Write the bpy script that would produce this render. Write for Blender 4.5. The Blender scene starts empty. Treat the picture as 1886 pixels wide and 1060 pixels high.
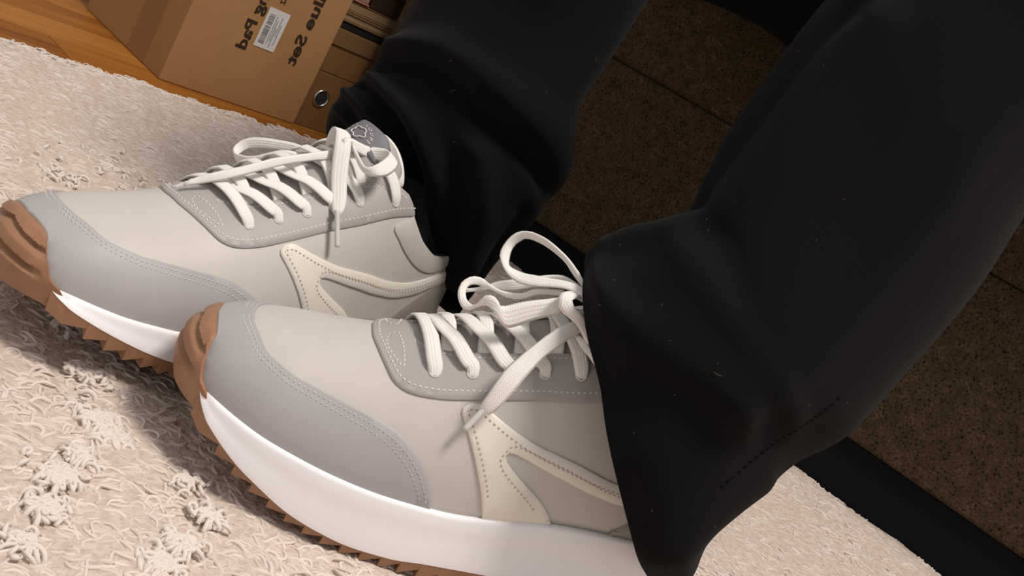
import bpy, bmesh, math, random, json
import numpy as np
from mathutils import Vector, Matrix, geometry
D = bpy.data
COL = bpy.context.scene.collection
rng = np.random.default_rng(7); random.seed(7)
CAM = {'f': 1904.89, 'R': [0.86914, 0.11739, 0.48043], 'U': [-0.49457, 0.20629, 0.8443], 'F': [0.0, 0.97142, -0.23735], 'h': 244.84}
MN = [[-0.95403, 0.29901, -0.02036, 0.01836], [-0.29811, -0.95377, -0.03817, 0.48552], [-0.03083, -0.03035, 0.99906, 0.00248], [0.0, 0.0, 0.0, 1.0]]
MF = [[-0.5783, 0.8141, -0.0531, -0.12955], [-0.8158, -0.57757, 0.02977, 0.55142], [-0.00643, 0.06054, 0.99815, -0.00398], [0.0, 0.0, 0.0, 1.0]]
BOW = {'f': [['end', [[164.8, 3.0, 128.4], [160.7, 5.0, 128.1], [156.4, 5.2, 126.7], [151.8, 4.7, 124.7], [147.4, 5.1, 123.2], [142.9, 6.3, 122.2], [138.3, 7.0, 120.8], [133.9, 6.8, 119.1], [129.4, 6.3, 117.1], [125.1, 6.0, 115.1], [121.0, 6.0, 112.8], [117.0, 5.7, 110.5], [113.0, 5.0, 108.0], [109.0, 4.0, 105.5], [105.0, 3.1, 103.1], [101.2, 2.2, 100.7], [97.5, 0.8, 98.0], [93.9, -1.2, 94.6], [90.8, -2.8, 91.7], [87.4, -2.3, 89.0]], [[165.4, 5.4, 123.9], [161.3, 7.4, 123.6], [157.1, 7.6, 122.3], [152.6, 6.9, 120.5], [148.1, 7.2, 119.2], [143.7, 8.3, 118.4], [139.1, 9.1, 117.1], [134.8, 9.0, 115.2], [130.5, 8.7, 113.0], [126.4, 8.4, 110.9], [122.1, 8.3, 108.6], [118.2, 8.1, 106.5], [114.2, 8.3, 104.5], [110.0, 8.0, 102.2], [106.5, 6.8, 99.8], [102.6, 5.2, 97.0], [99.1, 3.6, 94.5], [95.2, 1.4, 91.8], [92.0, -0.3, 89.7], [87.9, -1.1, 87.8]]], ['loop', [[174.0, -14.8, 121.5], [173.6, -18.4, 119.7], [172.8, -22.5, 118.5], [171.8, -26.4, 118.4], [170.5, -30.6, 118.4], [169.0, -34.5, 117.7], [167.4, -38.3, 116.6], [165.6, -42.0, 115.3], [163.9, -45.8, 114.0], [162.0, -49.6, 112.6], [160.4, -53.0, 111.1], [158.7, -56.7, 109.3], [157.2, -59.8, 107.2], [155.3, -62.4, 104.2], [153.0, -62.8, 101.1], [150.5, -60.4, 98.6], [149.5, -56.4, 97.6], [148.7, -52.3, 98.0], [147.9, -48.2, 99.2], [147.3, -44.2, 100.1], [146.8, -40.1, 101.4], [146.6, -36.4, 103.0], [146.9, -32.6, 105.2], [147.9, -29.4, 107.8], [149.1, -26.2, 110.6], [150.1, -22.9, 113.1], [151.0, -19.5, 115.4], [153.2, -16.6, 116.9], [156.5, -14.1, 117.8], [159.7, -11.8, 119.2], [162.9, -9.4, 120.9], [166.1, -7.0, 122.6]], [[174.7, -12.1, 116.3], [174.2, -15.8, 115.0], [173.4, -19.7, 114.0], [172.6, -23.5, 113.6], [171.4, -27.5, 113.2], [170.0, -31.2, 112.3], [168.4, -34.9, 111.2], [166.7, -38.5, 109.9], [165.0, -42.1, 108.5], [163.2, -45.8, 107.1], [161.6, -49.1, 105.6], [160.0, -52.7, 103.8], [158.7, -55.8, 101.9], [157.1, -57.9, 98.9], [154.4, -57.7, 95.9], [152.0, -55.5, 93.8], [151.1, -51.4, 93.2], [150.2, -47.5, 93.6], [149.4, -43.4, 94.4], [148.7, -39.4, 94.9], [148.1, -35.6, 96.0], [147.5, -32.0, 97.6], [147.8, -28.5, 99.9], [148.9, -25.4, 102.5], [150.2, -22.4, 105.1], [151.0, -19.0, 107.6], [152.0, -15.8, 109.7], [154.3, -13.3, 111.4], [157.5, -11.2, 112.8], [160.5, -8.9, 114.3], [163.6, -6.6, 115.9], [166.8, -4.3, 117.6]]], ['hang', [[173.6, -6.8, 121.5], [172.3, -9.4, 123.8], [171.4, -11.3, 126.7], [170.9, -12.1, 130.0], [170.1, -11.6, 133.4], [168.8, -10.0, 136.8], [167.3, -7.6, 139.0], [166.0, -4.4, 139.4], [164.5, -0.9, 138.6], [163.0, 1.8, 137.1], [161.5, 4.6, 135.0], [160.4, 7.2, 132.6], [159.6, 9.4, 129.9], [159.0, 11.5, 126.9], [158.4, 13.6, 124.0], [157.9, 15.6, 121.2], [157.5, 17.7, 118.2], [157.1, 19.9, 115.4], [156.8, 22.4, 112.4], [156.4, 25.0, 109.6], [156.1, 27.2, 107.2], [155.4, 30.2, 104.6], [155.1, 33.0, 102.9], [155.4, 36.2, 101.5]], [[178.0, -0.8, 121.7], [177.1, -3.0, 124.4], [175.7, -5.3, 126.7], [174.9, -6.5, 129.6], [174.5, -6.0, 133.2], [173.9, -4.2, 136.2], [173.2, -1.7, 139.0], [172.2, 1.3, 140.1], [171.0, 4.8, 140.0], [169.6, 7.9, 139.1], [168.1, 10.8, 137.7], [166.7, 13.6, 135.7], [165.9, 15.8, 133.2], [165.2, 17.9, 130.3], [164.6, 20.0, 127.4], [164.1, 22.0, 124.5], [163.6, 24.0, 121.6], [163.2, 26.1, 118.8], [162.6, 28.5, 116.1], [162.1, 31.0, 113.4], [161.4, 33.2, 111.1], [160.3, 35.6, 108.3], [159.0, 37.3, 105.8], [157.3, 38.4, 103.0]]], ['side', [[163.6, 8.4, 137.8], [166.6, 8.5, 138.8], [169.7, 8.7, 139.3], [172.6, 9.5, 138.9], [175.7, 10.3, 138.5], [178.9, 10.7, 138.2], [181.6, 11.8, 138.5], [183.1, 14.4, 139.5], [184.0, 17.3, 140.6], [184.3, 20.3, 141.5], [183.7, 23.3, 141.9], [182.3, 26.1, 141.7], [180.5, 28.6, 141.2], [178.2, 30.6, 140.2], [175.8, 32.0, 138.8], [173.4, 32.7, 136.8], [171.0, 33.1, 134.8], [168.3, 33.3, 132.7], [166.9, 32.0, 131.1], [167.3, 28.6, 130.7], [167.4, 26.1, 131.5], [167.6, 23.0, 132.8], [167.8, 20.0, 134.0], [167.9, 17.2, 135.2], [168.1, 14.3, 136.5], [168.3, 11.3, 137.8]], [[164.3, 11.1, 132.8], [167.7, 11.7, 133.4], [171.1, 12.3, 133.5], [174.5, 13.1, 132.8], [178.0, 13.7, 132.3], [181.4, 14.5, 132.1], [183.4, 17.0, 132.4], [184.3, 20.4, 133.4], [185.1, 23.5, 134.7], [185.4, 26.8, 136.0], [185.5, 30.3, 137.4], [185.0, 33.6, 138.3], [183.3, 36.3, 137.5], [180.9, 38.3, 135.6], [178.3, 39.4, 133.4], [175.6, 39.7, 131.2], [172.3, 39.5, 129.7], [170.1, 37.7, 128.5], [169.3, 34.4, 127.2], [168.8, 31.0, 126.8], [168.8, 27.8, 127.0], [168.7, 24.1, 128.3], [168.6, 21.4, 129.8], [168.5, 18.3, 131.7], [168.4, 15.1, 133.8], [168.3, 12.0, 135.7]]], ['knot', [[175.3, -19.9, 125.8], [173.8, -16.2, 126.4], [172.3, -12.5, 126.9], [170.9, -8.9, 127.3], [169.8, -5.2, 127.7], [168.7, -0.9, 128.0], [168.1, 2.8, 128.0], [168.8, 6.1, 127.2], [171.7, 7.9, 124.8], [174.3, 7.2, 122.7], [177.2, 5.4, 120.3], [180.1, 3.5, 117.9]], [[174.8, -18.0, 118.5], [173.5, -14.5, 119.1], [172.1, -10.9, 119.7], [170.8, -7.5, 120.2], [169.8, -4.2, 120.6], [168.5, -0.1, 121.0], [167.6, 3.5, 121.3], [167.6, 6.5, 120.9], [170.0, 8.2, 118.5], [172.6, 7.0, 116.7], [175.4, 4.8, 115.1], [178.2, 2.5, 113.6]]]], 'n': [['loop', [[162.6, 10.0, 144.2], [160.8, 8.3, 145.8], [159.1, 6.7, 147.3], [157.3, 5.2, 148.5], [155.5, 3.3, 149.3], [153.6, 1.3, 150.1], [151.5, -1.0, 150.8], [149.3, -3.0, 151.4], [147.2, -5.0, 151.8], [144.9, -7.0, 152.3], [142.7, -8.9, 152.6], [140.5, -10.8, 152.8], [138.3, -12.7, 152.7], [136.3, -14.4, 152.4], [134.1, -16.3, 151.8], [132.0, -18.1, 150.7], [130.0, -19.4, 149.3], [128.0, -19.9, 147.2], [126.7, -20.2, 144.7], [125.8, -20.2, 141.9], [125.1, -19.2, 139.2], [124.7, -17.7, 136.8], [125.0, -16.1, 134.5], [126.0, -13.9, 133.1], [127.2, -11.4, 131.8], [128.5, -9.1, 130.8], [130.1, -6.7, 130.0], [131.7, -4.4, 129.8], [133.4, -2.0, 129.9], [135.1, 0.2, 130.3], [136.9, 2.2, 131.1], [139.0, 4.2, 132.2], [140.9, 5.7, 133.4], [143.2, 7.2, 134.8], [145.3, 8.6, 136.3], [147.4, 10.2, 137.7], [149.4, 11.9, 139.1], [151.2, 13.6, 140.3], [153.3, 15.3, 141.3], [155.3, 17.1, 141.9], [157.6, 19.0, 142.1], [159.6, 20.8, 141.7], [161.9, 22.7, 141.2], [164.1, 24.6, 140.6]], [[160.2, 7.2, 143.7], [158.5, 5.5, 144.4], [156.9, 3.8, 145.1], [155.3, 2.2, 145.9], [154.1, 0.2, 146.6], [153.1, -2.1, 147.4], [151.9, -4.3, 147.9], [150.8, -6.4, 148.2], [149.4, -8.5, 148.3], [147.8, -10.4, 148.4], [145.9, -12.0, 148.5], [143.8, -13.5, 148.6], [141.8, -15.0, 148.5], [139.7, -16.6, 148.2], [137.5, -18.2, 147.8], [135.6, -19.5, 147.2], [133.6, -20.5, 146.1], [132.2, -20.5, 144.0], [131.1, -20.5, 141.8], [130.6, -20.2, 139.4], [130.2, -18.7, 137.5], [130.3, -17.0, 135.6], [130.7, -15.5, 133.5], [131.4, -13.6, 132.0], [133.0, -12.0, 131.8], [135.2, -10.8, 132.4], [137.0, -9.2, 133.1], [138.3, -7.2, 134.0], [139.5, -5.2, 135.0], [140.6, -3.4, 136.0], [142.1, -1.5, 137.0], [143.7, -0.1, 137.9], [145.6, 1.5, 138.9], [147.5, 3.0, 139.8], [149.2, 4.5, 140.8], [150.9, 6.0, 141.8], [152.7, 7.6, 142.7], [154.5, 9.1, 143.5], [156.5, 10.7, 144.1], [158.5, 12.2, 144.5], [160.3, 13.8, 144.6], [161.7, 15.7, 144.1], [162.7, 17.7, 142.9], [163.7, 19.8, 141.8]]], ['twist', [[153.0, 10.7, 139.3], [151.6, 9.3, 138.5], [149.6, 7.9, 137.2], [147.8, 7.1, 136.1], [145.6, 6.2, 134.8], [143.4, 5.4, 133.5], [141.7, 4.6, 132.0], [140.3, 3.6, 130.1], [139.3, 2.7, 128.2], [137.8, 1.5, 126.6], [136.1, 0.2, 125.4], [134.3, -1.0, 124.2], [132.3, -2.0, 123.3], [130.2, -3.1, 122.6], [128.0, -4.3, 122.3], [125.7, -5.5, 122.3], [123.5, -6.5, 122.5], [121.4, -7.3, 123.1], [119.0, -7.8, 123.0], [116.5, -8.0, 122.3], [114.5, -7.7, 121.0], [112.8, -6.8, 119.2], [111.7, -5.6, 117.4], [111.3, -4.0, 115.6], [111.2, -2.0, 114.2], [111.4, 0.2, 113.0], [112.0, 2.3, 112.0], [112.9, 4.5, 111.1], [113.9, 6.7, 110.6], [115.0, 9.0, 110.6], [116.0, 10.9, 111.6], [116.9, 11.9, 113.6], [117.7, 12.8, 115.9], [118.3, 13.6, 118.3], [118.7, 14.4, 120.8], [119.2, 15.1, 122.9], [120.9, 16.3, 124.5], [122.8, 17.7, 124.9], [124.7, 19.3, 124.3], [126.4, 19.8, 122.8], [128.4, 19.8, 123.5], [130.3, 19.7, 124.9], [132.4, 19.5, 126.6], [134.7, 19.4, 128.3], [136.8, 19.4, 129.7], [138.9, 19.4, 131.1], [141.2, 19.5, 132.5], [143.5, 19.6, 133.9], [145.5, 19.6, 135.1], [147.7, 19.6, 136.4], [149.7, 19.3, 137.7], [151.6, 19.1, 138.7]], [[154.2, 11.8, 136.7], [152.7, 10.6, 135.7], [151.0, 9.4, 134.7], [149.3, 8.4, 133.7], [147.5, 7.4, 132.6], [145.7, 6.5, 131.4], [144.1, 5.6, 130.0], [142.7, 4.7, 128.3], [141.4, 3.9, 126.6], [140.1, 2.9, 125.1], [139.0, 1.7, 123.6], [137.5, 0.5, 122.5], [135.7, -0.5, 121.6], [133.7, -1.5, 120.9], [131.7, -2.5, 120.6], [129.7, -3.6, 120.4], [127.6, -4.5, 120.3], [125.4, -5.3, 120.2], [123.2, -5.8, 120.0], [120.9, -6.3, 119.7], [118.7, -6.4, 119.1], [116.7, -6.0, 118.2], [115.4, -4.7, 117.1], [115.0, -2.9, 115.7], [115.0, -0.9, 114.7], [115.3, 1.4, 114.1], [115.6, 3.6, 113.8], [116.1, 5.8, 113.9], [117.0, 7.9, 114.1], [118.0, 9.9, 114.6], [118.9, 11.6, 115.7], [119.7, 13.1, 117.3], [120.6, 14.9, 118.5], [121.7, 16.6, 119.4], [123.2, 18.3, 119.6], [124.8, 19.9, 119.2], [126.1, 21.4, 118.5], [128.0, 22.3, 117.5], [130.1, 23.0, 116.3], [132.1, 23.4, 115.5], [134.0, 23.3, 115.6], [136.1, 23.0, 116.9], [137.6, 22.9, 118.2], [139.2, 22.7, 119.7], [141.0, 22.5, 121.4], [142.9, 22.3, 123.2], [144.7, 22.2, 124.6], [146.4, 22.1, 126.0], [148.2, 22.1, 127.4], [150.0, 22.0, 128.8], [151.8, 21.9, 130.3], [153.6, 21.8, 131.7]]], ['rear', [[117.8, -17.0, 112.0], [120.5, -17.7, 113.1], [123.3, -18.3, 114.6], [126.1, -18.8, 116.5], [128.6, -19.4, 118.4], [130.8, -20.4, 120.3], [133.3, -21.1, 121.9], [136.2, -21.3, 123.5], [139.1, -21.4, 125.1], [141.7, -21.3, 126.9], [144.2, -20.9, 128.7], [146.7, -20.2, 130.6], [149.1, -19.4, 132.5], [151.6, -18.6, 134.4], [153.9, -17.3, 136.2], [155.8, -15.4, 137.8], [157.6, -13.0, 139.2], [159.6, -10.7, 139.9], [161.7, -8.3, 140.1], [163.8, -5.9, 140.3]], [[118.6, -16.2, 110.3], [121.2, -17.0, 111.4], [124.1, -17.6, 112.8], [126.9, -18.0, 114.6], [129.6, -18.3, 116.2], [132.7, -18.6, 117.2], [135.6, -18.8, 117.7], [138.5, -19.1, 118.7], [141.3, -19.2, 120.1], [144.0, -19.1, 121.9], [146.5, -18.7, 123.8], [148.8, -18.1, 125.7], [151.2, -17.3, 127.7], [153.6, -16.5, 129.6], [155.9, -15.3, 131.4], [157.7, -13.5, 133.1], [159.5, -11.2, 134.6], [161.4, -9.0, 135.8], [163.4, -6.8, 136.7], [165.5, -4.6, 137.7]]], ['hang', [[162.4, 19.8, 132.9], [160.9, 22.2, 131.6], [158.7, 23.8, 130.2], [156.1, 25.4, 128.8], [153.9, 27.1, 127.3], [151.9, 28.9, 125.8], [150.0, 30.5, 123.7], [148.2, 31.6, 121.5], [146.4, 32.8, 118.9], [144.7, 33.9, 116.4], [142.9, 35.1, 113.9], [141.2, 36.3, 111.4], [139.7, 37.5, 109.0], [138.0, 39.0, 106.6], [136.6, 40.4, 104.3], [135.4, 41.7, 101.6], [134.6, 42.9, 98.8], [133.9, 43.9, 95.9], [133.4, 44.6, 92.9], [132.9, 45.2, 89.6], [132.5, 45.5, 86.6], [132.6, 45.0, 83.5]], [[166.9, 22.6, 128.1], [164.9, 24.8, 127.3], [162.8, 26.5, 125.9], [160.6, 28.3, 124.2], [158.8, 30.3, 122.8], [157.2, 32.5, 121.3], [155.4, 34.0, 119.3], [153.5, 35.2, 117.0], [151.7, 36.4, 114.7], [150.1, 37.9, 112.3], [148.8, 39.4, 110.0], [147.5, 40.9, 107.6], [146.2, 42.5, 105.2], [145.1, 43.8, 102.7], [144.1, 45.1, 100.1], [143.1, 46.1, 97.2], [142.1, 46.9, 94.3], [141.1, 47.5, 91.3], [140.0, 48.0, 88.4], [138.7, 48.3, 85.2], [137.3, 48.0, 82.8], [135.0, 46.3, 81.6]]], ['knot', [[157.8, 11.6, 141.3], [155.2, 14.1, 141.0], [152.6, 17.0, 140.7], [149.9, 20.1, 140.6], [147.6, 23.1, 140.3], [146.8, 26.0, 138.3], [148.3, 27.8, 135.4], [151.8, 28.4, 133.8], [155.4, 28.7, 133.0], [159.1, 28.6, 131.9], [161.9, 28.0, 130.2], [165.4, 27.8, 127.5], [167.9, 28.3, 125.5], [170.8, 29.1, 123.0], [173.8, 30.0, 120.4], [176.7, 30.9, 117.9]], [[166.0, 14.9, 138.4], [163.6, 16.5, 139.8], [161.2, 18.2, 141.1], [158.8, 20.3, 141.8], [156.4, 22.9, 142.1], [154.5, 25.2, 142.2], [152.8, 27.5, 140.9], [154.8, 28.2, 138.8], [157.7, 28.2, 137.8], [160.9, 27.8, 137.0], [163.5, 27.4, 135.6], [166.2, 27.0, 133.7], [168.6, 27.1, 131.5], [170.6, 27.5, 129.1], [172.6, 28.0, 126.4], [174.5, 28.4, 123.8]]], ['strap', [[164.0, 25.0, 124.6], [165.1, 26.0, 123.9], [166.1, 27.1, 123.2], [167.1, 28.1, 122.6], [168.0, 29.1, 122.0], [169.1, 30.2, 121.6], [170.1, 31.3, 121.4], [171.1, 32.3, 121.1], [172.2, 33.4, 120.6], [173.2, 34.5, 120.1], [174.2, 35.5, 119.6], [175.2, 36.6, 119.0]], [[166.0, 25.0, 126.4], [166.7, 25.9, 126.3], [167.4, 26.7, 126.2], [168.1, 27.6, 126.1], [168.8, 28.4, 125.9], [169.5, 29.3, 125.6], [170.3, 30.1, 125.3], [171.0, 30.9, 124.9], [171.6, 31.8, 124.6], [172.2, 32.7, 124.4], [172.8, 33.6, 124.1], [173.3, 34.6, 123.9]]]]}
AGL = {'f': [[[155.5, 37.5, 103.1], [156.8, 46.6, 87.8]], [[93.7, -9.9, 86.0], [82.9, -13.9, 75.2]]], 'n': [[[136.4, 44.8, 88.0], [130.0, 49.6, 72.7]]]}
NR = [[[0.0303, 0.5062, 0.1469], [0.0598, 0.4266, 0.1119], [0.1273, 0.4573, 0.0437]], [[0.0303, 0.5076, 0.1527], [0.067, 0.4235, 0.1245], [0.1406, 0.4575, 0.0527]], [[0.0325, 0.5137, 0.1565], [0.0773, 0.4234, 0.1406], [0.1432, 0.4724, 0.0719]], [[0.0465, 0.5239, 0.1773], [0.0866, 0.4245, 0.1623], [0.1556, 0.4936, 0.0953]], [[0.0586, 0.533, 0.1934], [0.0968, 0.429, 0.1806], [0.1647, 0.5035, 0.1148]], [[0.0588, 0.538, 0.2138], [0.1015, 0.4347, 0.1954], [0.1835, 0.5117, 0.1397]], [[0.0588, 0.5495, 0.2525], [0.1063, 0.4448, 0.2283], [0.1932, 0.5234, 0.1879]], [[0.064, 0.5613, 0.2882], [0.1097, 0.4566, 0.2684], [0.2028, 0.5352, 0.2361]], [[0.0722, 0.5721, 0.3196], [0.1109, 0.465, 0.3024], [0.2065, 0.5431, 0.2767]], [[0.0792, 0.5864, 0.3696], [0.1184, 0.4727, 0.3424], [0.2085, 0.5529, 0.3253]], [[0.0906, 0.6034, 0.4392], [0.1265, 0.4819, 0.3973], [0.2124, 0.5644, 0.3851]]]
FR = [[[-0.1441, 0.6292, 0.1153], [-0.082, 0.6332, 0.0979], [-0.0212, 0.6414, 0.0557]], [[-0.151, 0.6371, 0.1224], [-0.0761, 0.6197, 0.1099], [-0.02, 0.6427, 0.0694]], [[-0.1547, 0.6437, 0.1323], [-0.0711, 0.6077, 0.1285], [-0.0191, 0.6463, 0.0881]], [[-0.1536, 0.6493, 0.1428], [-0.0667, 0.6024, 0.1486], [-0.0164, 0.6506, 0.106]], [[-0.1482, 0.6527, 0.1566], [-0.0632, 0.6009, 0.1677], [-0.0113, 0.6566, 0.1303]], [[-0.144, 0.6567, 0.1731], [-0.0624, 0.6012, 0.186], [-0.0136, 0.6621, 0.1528]], [[-0.1438, 0.6619, 0.1944], [-0.0643, 0.6053, 0.2112], [-0.023, 0.6744, 0.2031]], [[-0.1443, 0.6663, 0.2121], [-0.0669, 0.6109, 0.2342], [-0.0207, 0.6823, 0.2355]], [[-0.1465, 0.6738, 0.2428], [-0.0697, 0.6149, 0.2673], [-0.0165, 0.6912, 0.2845]], [[-0.1508, 0.6791, 0.2856], [-0.0714, 0.6193, 0.3104], [-0.0143, 0.6954, 0.3313]], [[-0.1567, 0.6849, 0.3306], [-0.077, 0.6229, 0.3505], [-0.0169, 0.7018, 0.3787]]]
TUFTS = [(-0.1194, 0.3616, 26, 0.006), (-0.1309, 0.4133, 26, 0.006), (-0.1187, 0.4064, 14, 0.005), (-0.1109, 0.3404, 16, 0.006), (-0.1219, 0.3821, 10, 0.006), (-0.0645, 0.346, 22, 0.006), (-0.0643, 0.365, 14, 0.005), (-0.0631, 0.3896, 10, 0.005), (-0.1855, 0.4776, 10, 0.006), (-0.1071, 0.3169, 8, 0.006), (-0.3024, 0.721, 9, 0.026), (-0.2993, 0.6565, 7, 0.026), (-0.2325, 0.5158, 10, 0.015), (-0.154, 0.4455, 8, 0.01), (-0.0812, 0.4052, 6, 0.006)]
LOOPS = [[[0.0626, 0.4585, -0.0013], [0.0602, 0.4601, 0.0054], [0.0601, 0.4617, 0.0118], [0.062, 0.4627, 0.0158], [0.0646, 0.4625, 0.015], [0.0658, 0.4611, 0.0094], [0.0672, 0.4591, 0.0013]], [[0.0632, 0.468, 0.0122], [0.0646, 0.4687, 0.0151], [0.0683, 0.4687, 0.015], [0.0731, 0.4677, 0.0111], [0.0775, 0.4659, 0.0036]]]

# ------------------------------------------------------------------ camera, light, exposure
cam = D.cameras.new('camera'); camo = D.objects.new('camera', cam); COL.objects.link(camo)
cam.sensor_width = 36; cam.lens = CAM['f']/1886*36; cam.clip_start = .02
R, U, F = (Vector(CAM[k]) for k in 'RUF')
M = Matrix((R, U, -F)).transposed().to_4x4(); M.translation = (0, 0, CAM['h']/1000); camo.matrix_world = M
bpy.context.scene.camera = camo
W0 = D.worlds.new('room_light'); bpy.context.scene.world = W0; W0.use_nodes = True
bg = W0.node_tree.nodes['Background']; bg.inputs[0].default_value = (1.0, .945, .915, 1); bg.inputs[1].default_value = .54
def area(name, loc, size, power, col, target=(0, .5, 0)):
    l = D.lights.new(name, 'AREA'); l.shape = 'DISK'; l.size = size; l.energy = power; l.color = col
    o = D.objects.new(name, l); COL.objects.link(o); o.location = loc
    o.rotation_euler = (Vector(target)-Vector(loc)).to_track_quat('-Z', 'Y').to_euler(); return o
area('ceiling_lamp', (.62, .10, 2.30), .60, 52, (1.0, .92, .85), (.1, .6, 0))
vs = bpy.context.scene.view_settings
vs.view_transform = 'Standard'; vs.look = 'None'; vs.exposure = 0; vs.gamma = 1; vs.use_curve_mapping = False

# ------------------------------------------------------------------ helpers
def link(name, me, mat=None, parent=None, smooth=True):
    o = D.objects.new(name, me); COL.objects.link(o)
    if mat:
        me.materials.clear(); me.materials.append(mat)
    if parent: o.parent = parent
    if smooth:
        me.polygons.foreach_set('use_smooth', [True]*len(me.polygons))
    return o
def mesh(name, V, Fc, mat=None, parent=None, smooth=True, recalc=True, merge=0):
    me = D.meshes.new(name); me.from_pydata([tuple(map(float, v)) for v in V], [], [tuple(map(int, f)) for f in Fc]); 
    if recalc or merge:
        bm = bmesh.new(); bm.from_mesh(me)
        if merge: bmesh.ops.remove_doubles(bm, verts=bm.verts, dist=merge)
        bmesh.ops.recalc_face_normals(bm, faces=bm.faces); bm.to_mesh(me); bm.free()
    me.update(); return link(name, me, mat, parent, smooth)
def auto(o, ang=35):
    m = o.modifiers.new('edge', 'EDGE_SPLIT'); m.split_angle = math.radians(ang); return o
def solid(o, t, off=-1):
    m = o.modifiers.new('thickness', 'SOLIDIFY'); m.thickness = t; m.offset = off; return o
def bevel(o, w, seg=2):
    m = o.modifiers.new('bevel', 'BEVEL'); m.width = w; m.segments = seg; m.limit_method = 'ANGLE'; return o
def empty(name, label, cat, M=None, loc=None, group=None):
    o = D.objects.new(name, None); COL.objects.link(o); o.empty_display_size = .02
    if M is not None: o.matrix_world = Matrix(M)
    if loc is not None: o.location = loc
    tag(o, label, cat, group); return o
def tag(o, label, cat, group=None):
    o['label'] = label; o['category'] = cat
    if group: o['group'] = group
    return o
def box_geo(o, ex, ey, ez):          # corner o and three edge vectors
    o, ex, ey, ez = (np.array(a, float) for a in (o, ex, ey, ez))
    V = [o, o+ex, o+ex+ey, o+ey]; V = V+[v+ez for v in V]
    return V, [(3,2,1,0), (4,5,6,7), (0,1,5,4), (1,2,6,5), (2,3,7,6), (3,0,4,7)]
def box(name, o, ex, ey, ez, mat, parent=None, bev=0):
    V, Fc = box_geo(o, ex, ey, ez); ob = mesh(name, V, Fc, mat, parent, smooth=False)
    if bev: bevel(ob, bev)
    return ob
def grid_faces(n, m, closed_m=False, base=0):
    Fc = []
    for i in range(n-1):
        for j in range(m if closed_m else m-1):
            k = (j+1) % m
            Fc.append((base+i*m+j, base+(i+1)*m+j, base+(i+1)*m+k, base+i*m+k))
    return Fc
def catmull(P, n):
    P = np.array(P, float); Q = np.vstack([2*P[0]-P[1], P, 2*P[-1]-P[-2]])
    L = np.r_[0, np.cumsum(np.linalg.norm(np.diff(P, axis=0), axis=1)+1e-9)]; out = []
    for t in np.linspace(0, L[-1], n):
        i = min(np.searchsorted(L, t, side='right')-1, len(P)-2); u = (t-L[i])/(L[i+1]-L[i])
        p0, p1, p2, p3 = Q[i:i+4]
        out.append(.5*(2*p1+(p2-p0)*u+(2*p0-5*p1+4*p2-p3)*u*u+(3*p1-p0-3*p2+p3)*u**3))
    return np.array(out)
# ------------------------------------------------------------------ materials
class Mat:
    def __init__(s, name, base=(.5,.5,.5), rough=.6, spec=.3, **kw):
        s.m = D.materials.new(name); s.m.use_nodes = True; s.nt = s.m.node_tree; s.N = s.nt.nodes; s.b = s.N['Principled BSDF']
        s.b.inputs['Base Color'].default_value = (*base, 1); s.b.inputs['Roughness'].default_value = rough
        s.b.inputs['Specular IOR Level'].default_value = spec
        for k, v in kw.items(): s.b.inputs[k.replace('_', ' ')].default_value = v
    def n(s, t, **kw):
        x = s.N.new(t)
        for k, v in kw.items():
            if hasattr(x, k) and k not in ('Scale',): setattr(x, k, v)
            else: x.inputs[k.replace('_', ' ')].default_value = v
        return x
    def l(s, a, b): s.nt.links.new(a, b)
    def coord(s, kind='Object', scale=(1,1,1), rot=(0,0,0)):
        tc = s.n('ShaderNodeTexCoord'); mp = s.n('ShaderNodeMapping'); mp.inputs['Scale'].default_value = scale; mp.inputs['Rotation'].default_value = rot
        s.l(tc.outputs[kind], mp.inputs[0]); return mp.outputs[0]
    def ramp(s, fac, stops):
        r = s.n('ShaderNodeValToRGB'); e = r.color_ramp.elements
        while len(e) < len(stops): e.new(.5)
        for x, (p, c) in zip(e, stops): x.position = p; x.color = (*c, 1)
        s.l(fac, r.inputs[0]); return r.outputs[0]
    def bump(s, h, strength=.3, dist=.001):
        b = s.n('ShaderNodeBump'); b.inputs['Strength'].default_value = strength; b.inputs['Distance'].default_value = dist
        s.l(h, b.inputs['Height']); s.l(b.outputs[0], s.b.inputs['Normal'])
    def color(s, c): s.l(c, s.b.inputs['Base Color'])
def noise(m, vec, scale, detail=3, rough=.5):
    n = m.n('ShaderNodeTexNoise'); n.inputs['Scale'].default_value = scale; n.inputs['Detail'].default_value = detail; n.inputs['Roughness'].default_value = rough
    m.l(vec, n.inputs['Vector']); return n.outputs['Fac']
def leather(name, c, rough=.5, var=.022):
    m = Mat(name, c, rough, .35); v = m.coord()
    f = noise(m, v, 60, 4); lo = tuple(x*(1-var) for x in c); hi = tuple(min(1, x*(1+var)) for x in c)
    m.color(m.ramp(f, [(.3, lo), (.7, hi)])); m.bump(noise(m, v, 900, 3), .10, .0004); return m.m
def srgb(r, g, b): return tuple(((x/255)/12.92 if x/255 <= .04045 else ((x/255+.055)/1.055)**2.4) for x in (r, g, b))
M_vamp = leather('pale_stone_leather', (.525, .495, .455))
M_grey = leather('grey_leather', (.385, .370, .374))
M_eyes = leather('warm_grey_leather', (.365, .342, .330))
M_cream = leather('cream_leather', (.74, .70, .63), .42)
M_heel = leather('taupe_leather', (.30, .275, .25))
M_mid = Mat('white_foam', (.88, .865, .89), .45, .4); M_mid.bump(noise(M_mid, M_mid.coord(), 700, 2), .05, .0003); M_mid = M_mid.m
mg = Mat('gum_rubber', (.30, .155, .085), .5, .35); v = mg.coord(); mg.color(mg.ramp(noise(mg, v, 90, 4), [(.3, (.27, .135, .072)), (.7, (.335, .175, .10))])); mg.bump(noise(mg, v, 1400, 2), .12, .0003); M_gum = mg.m
M_lining = leather('charcoal_lining', (.035, .031, .033), .9)
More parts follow.
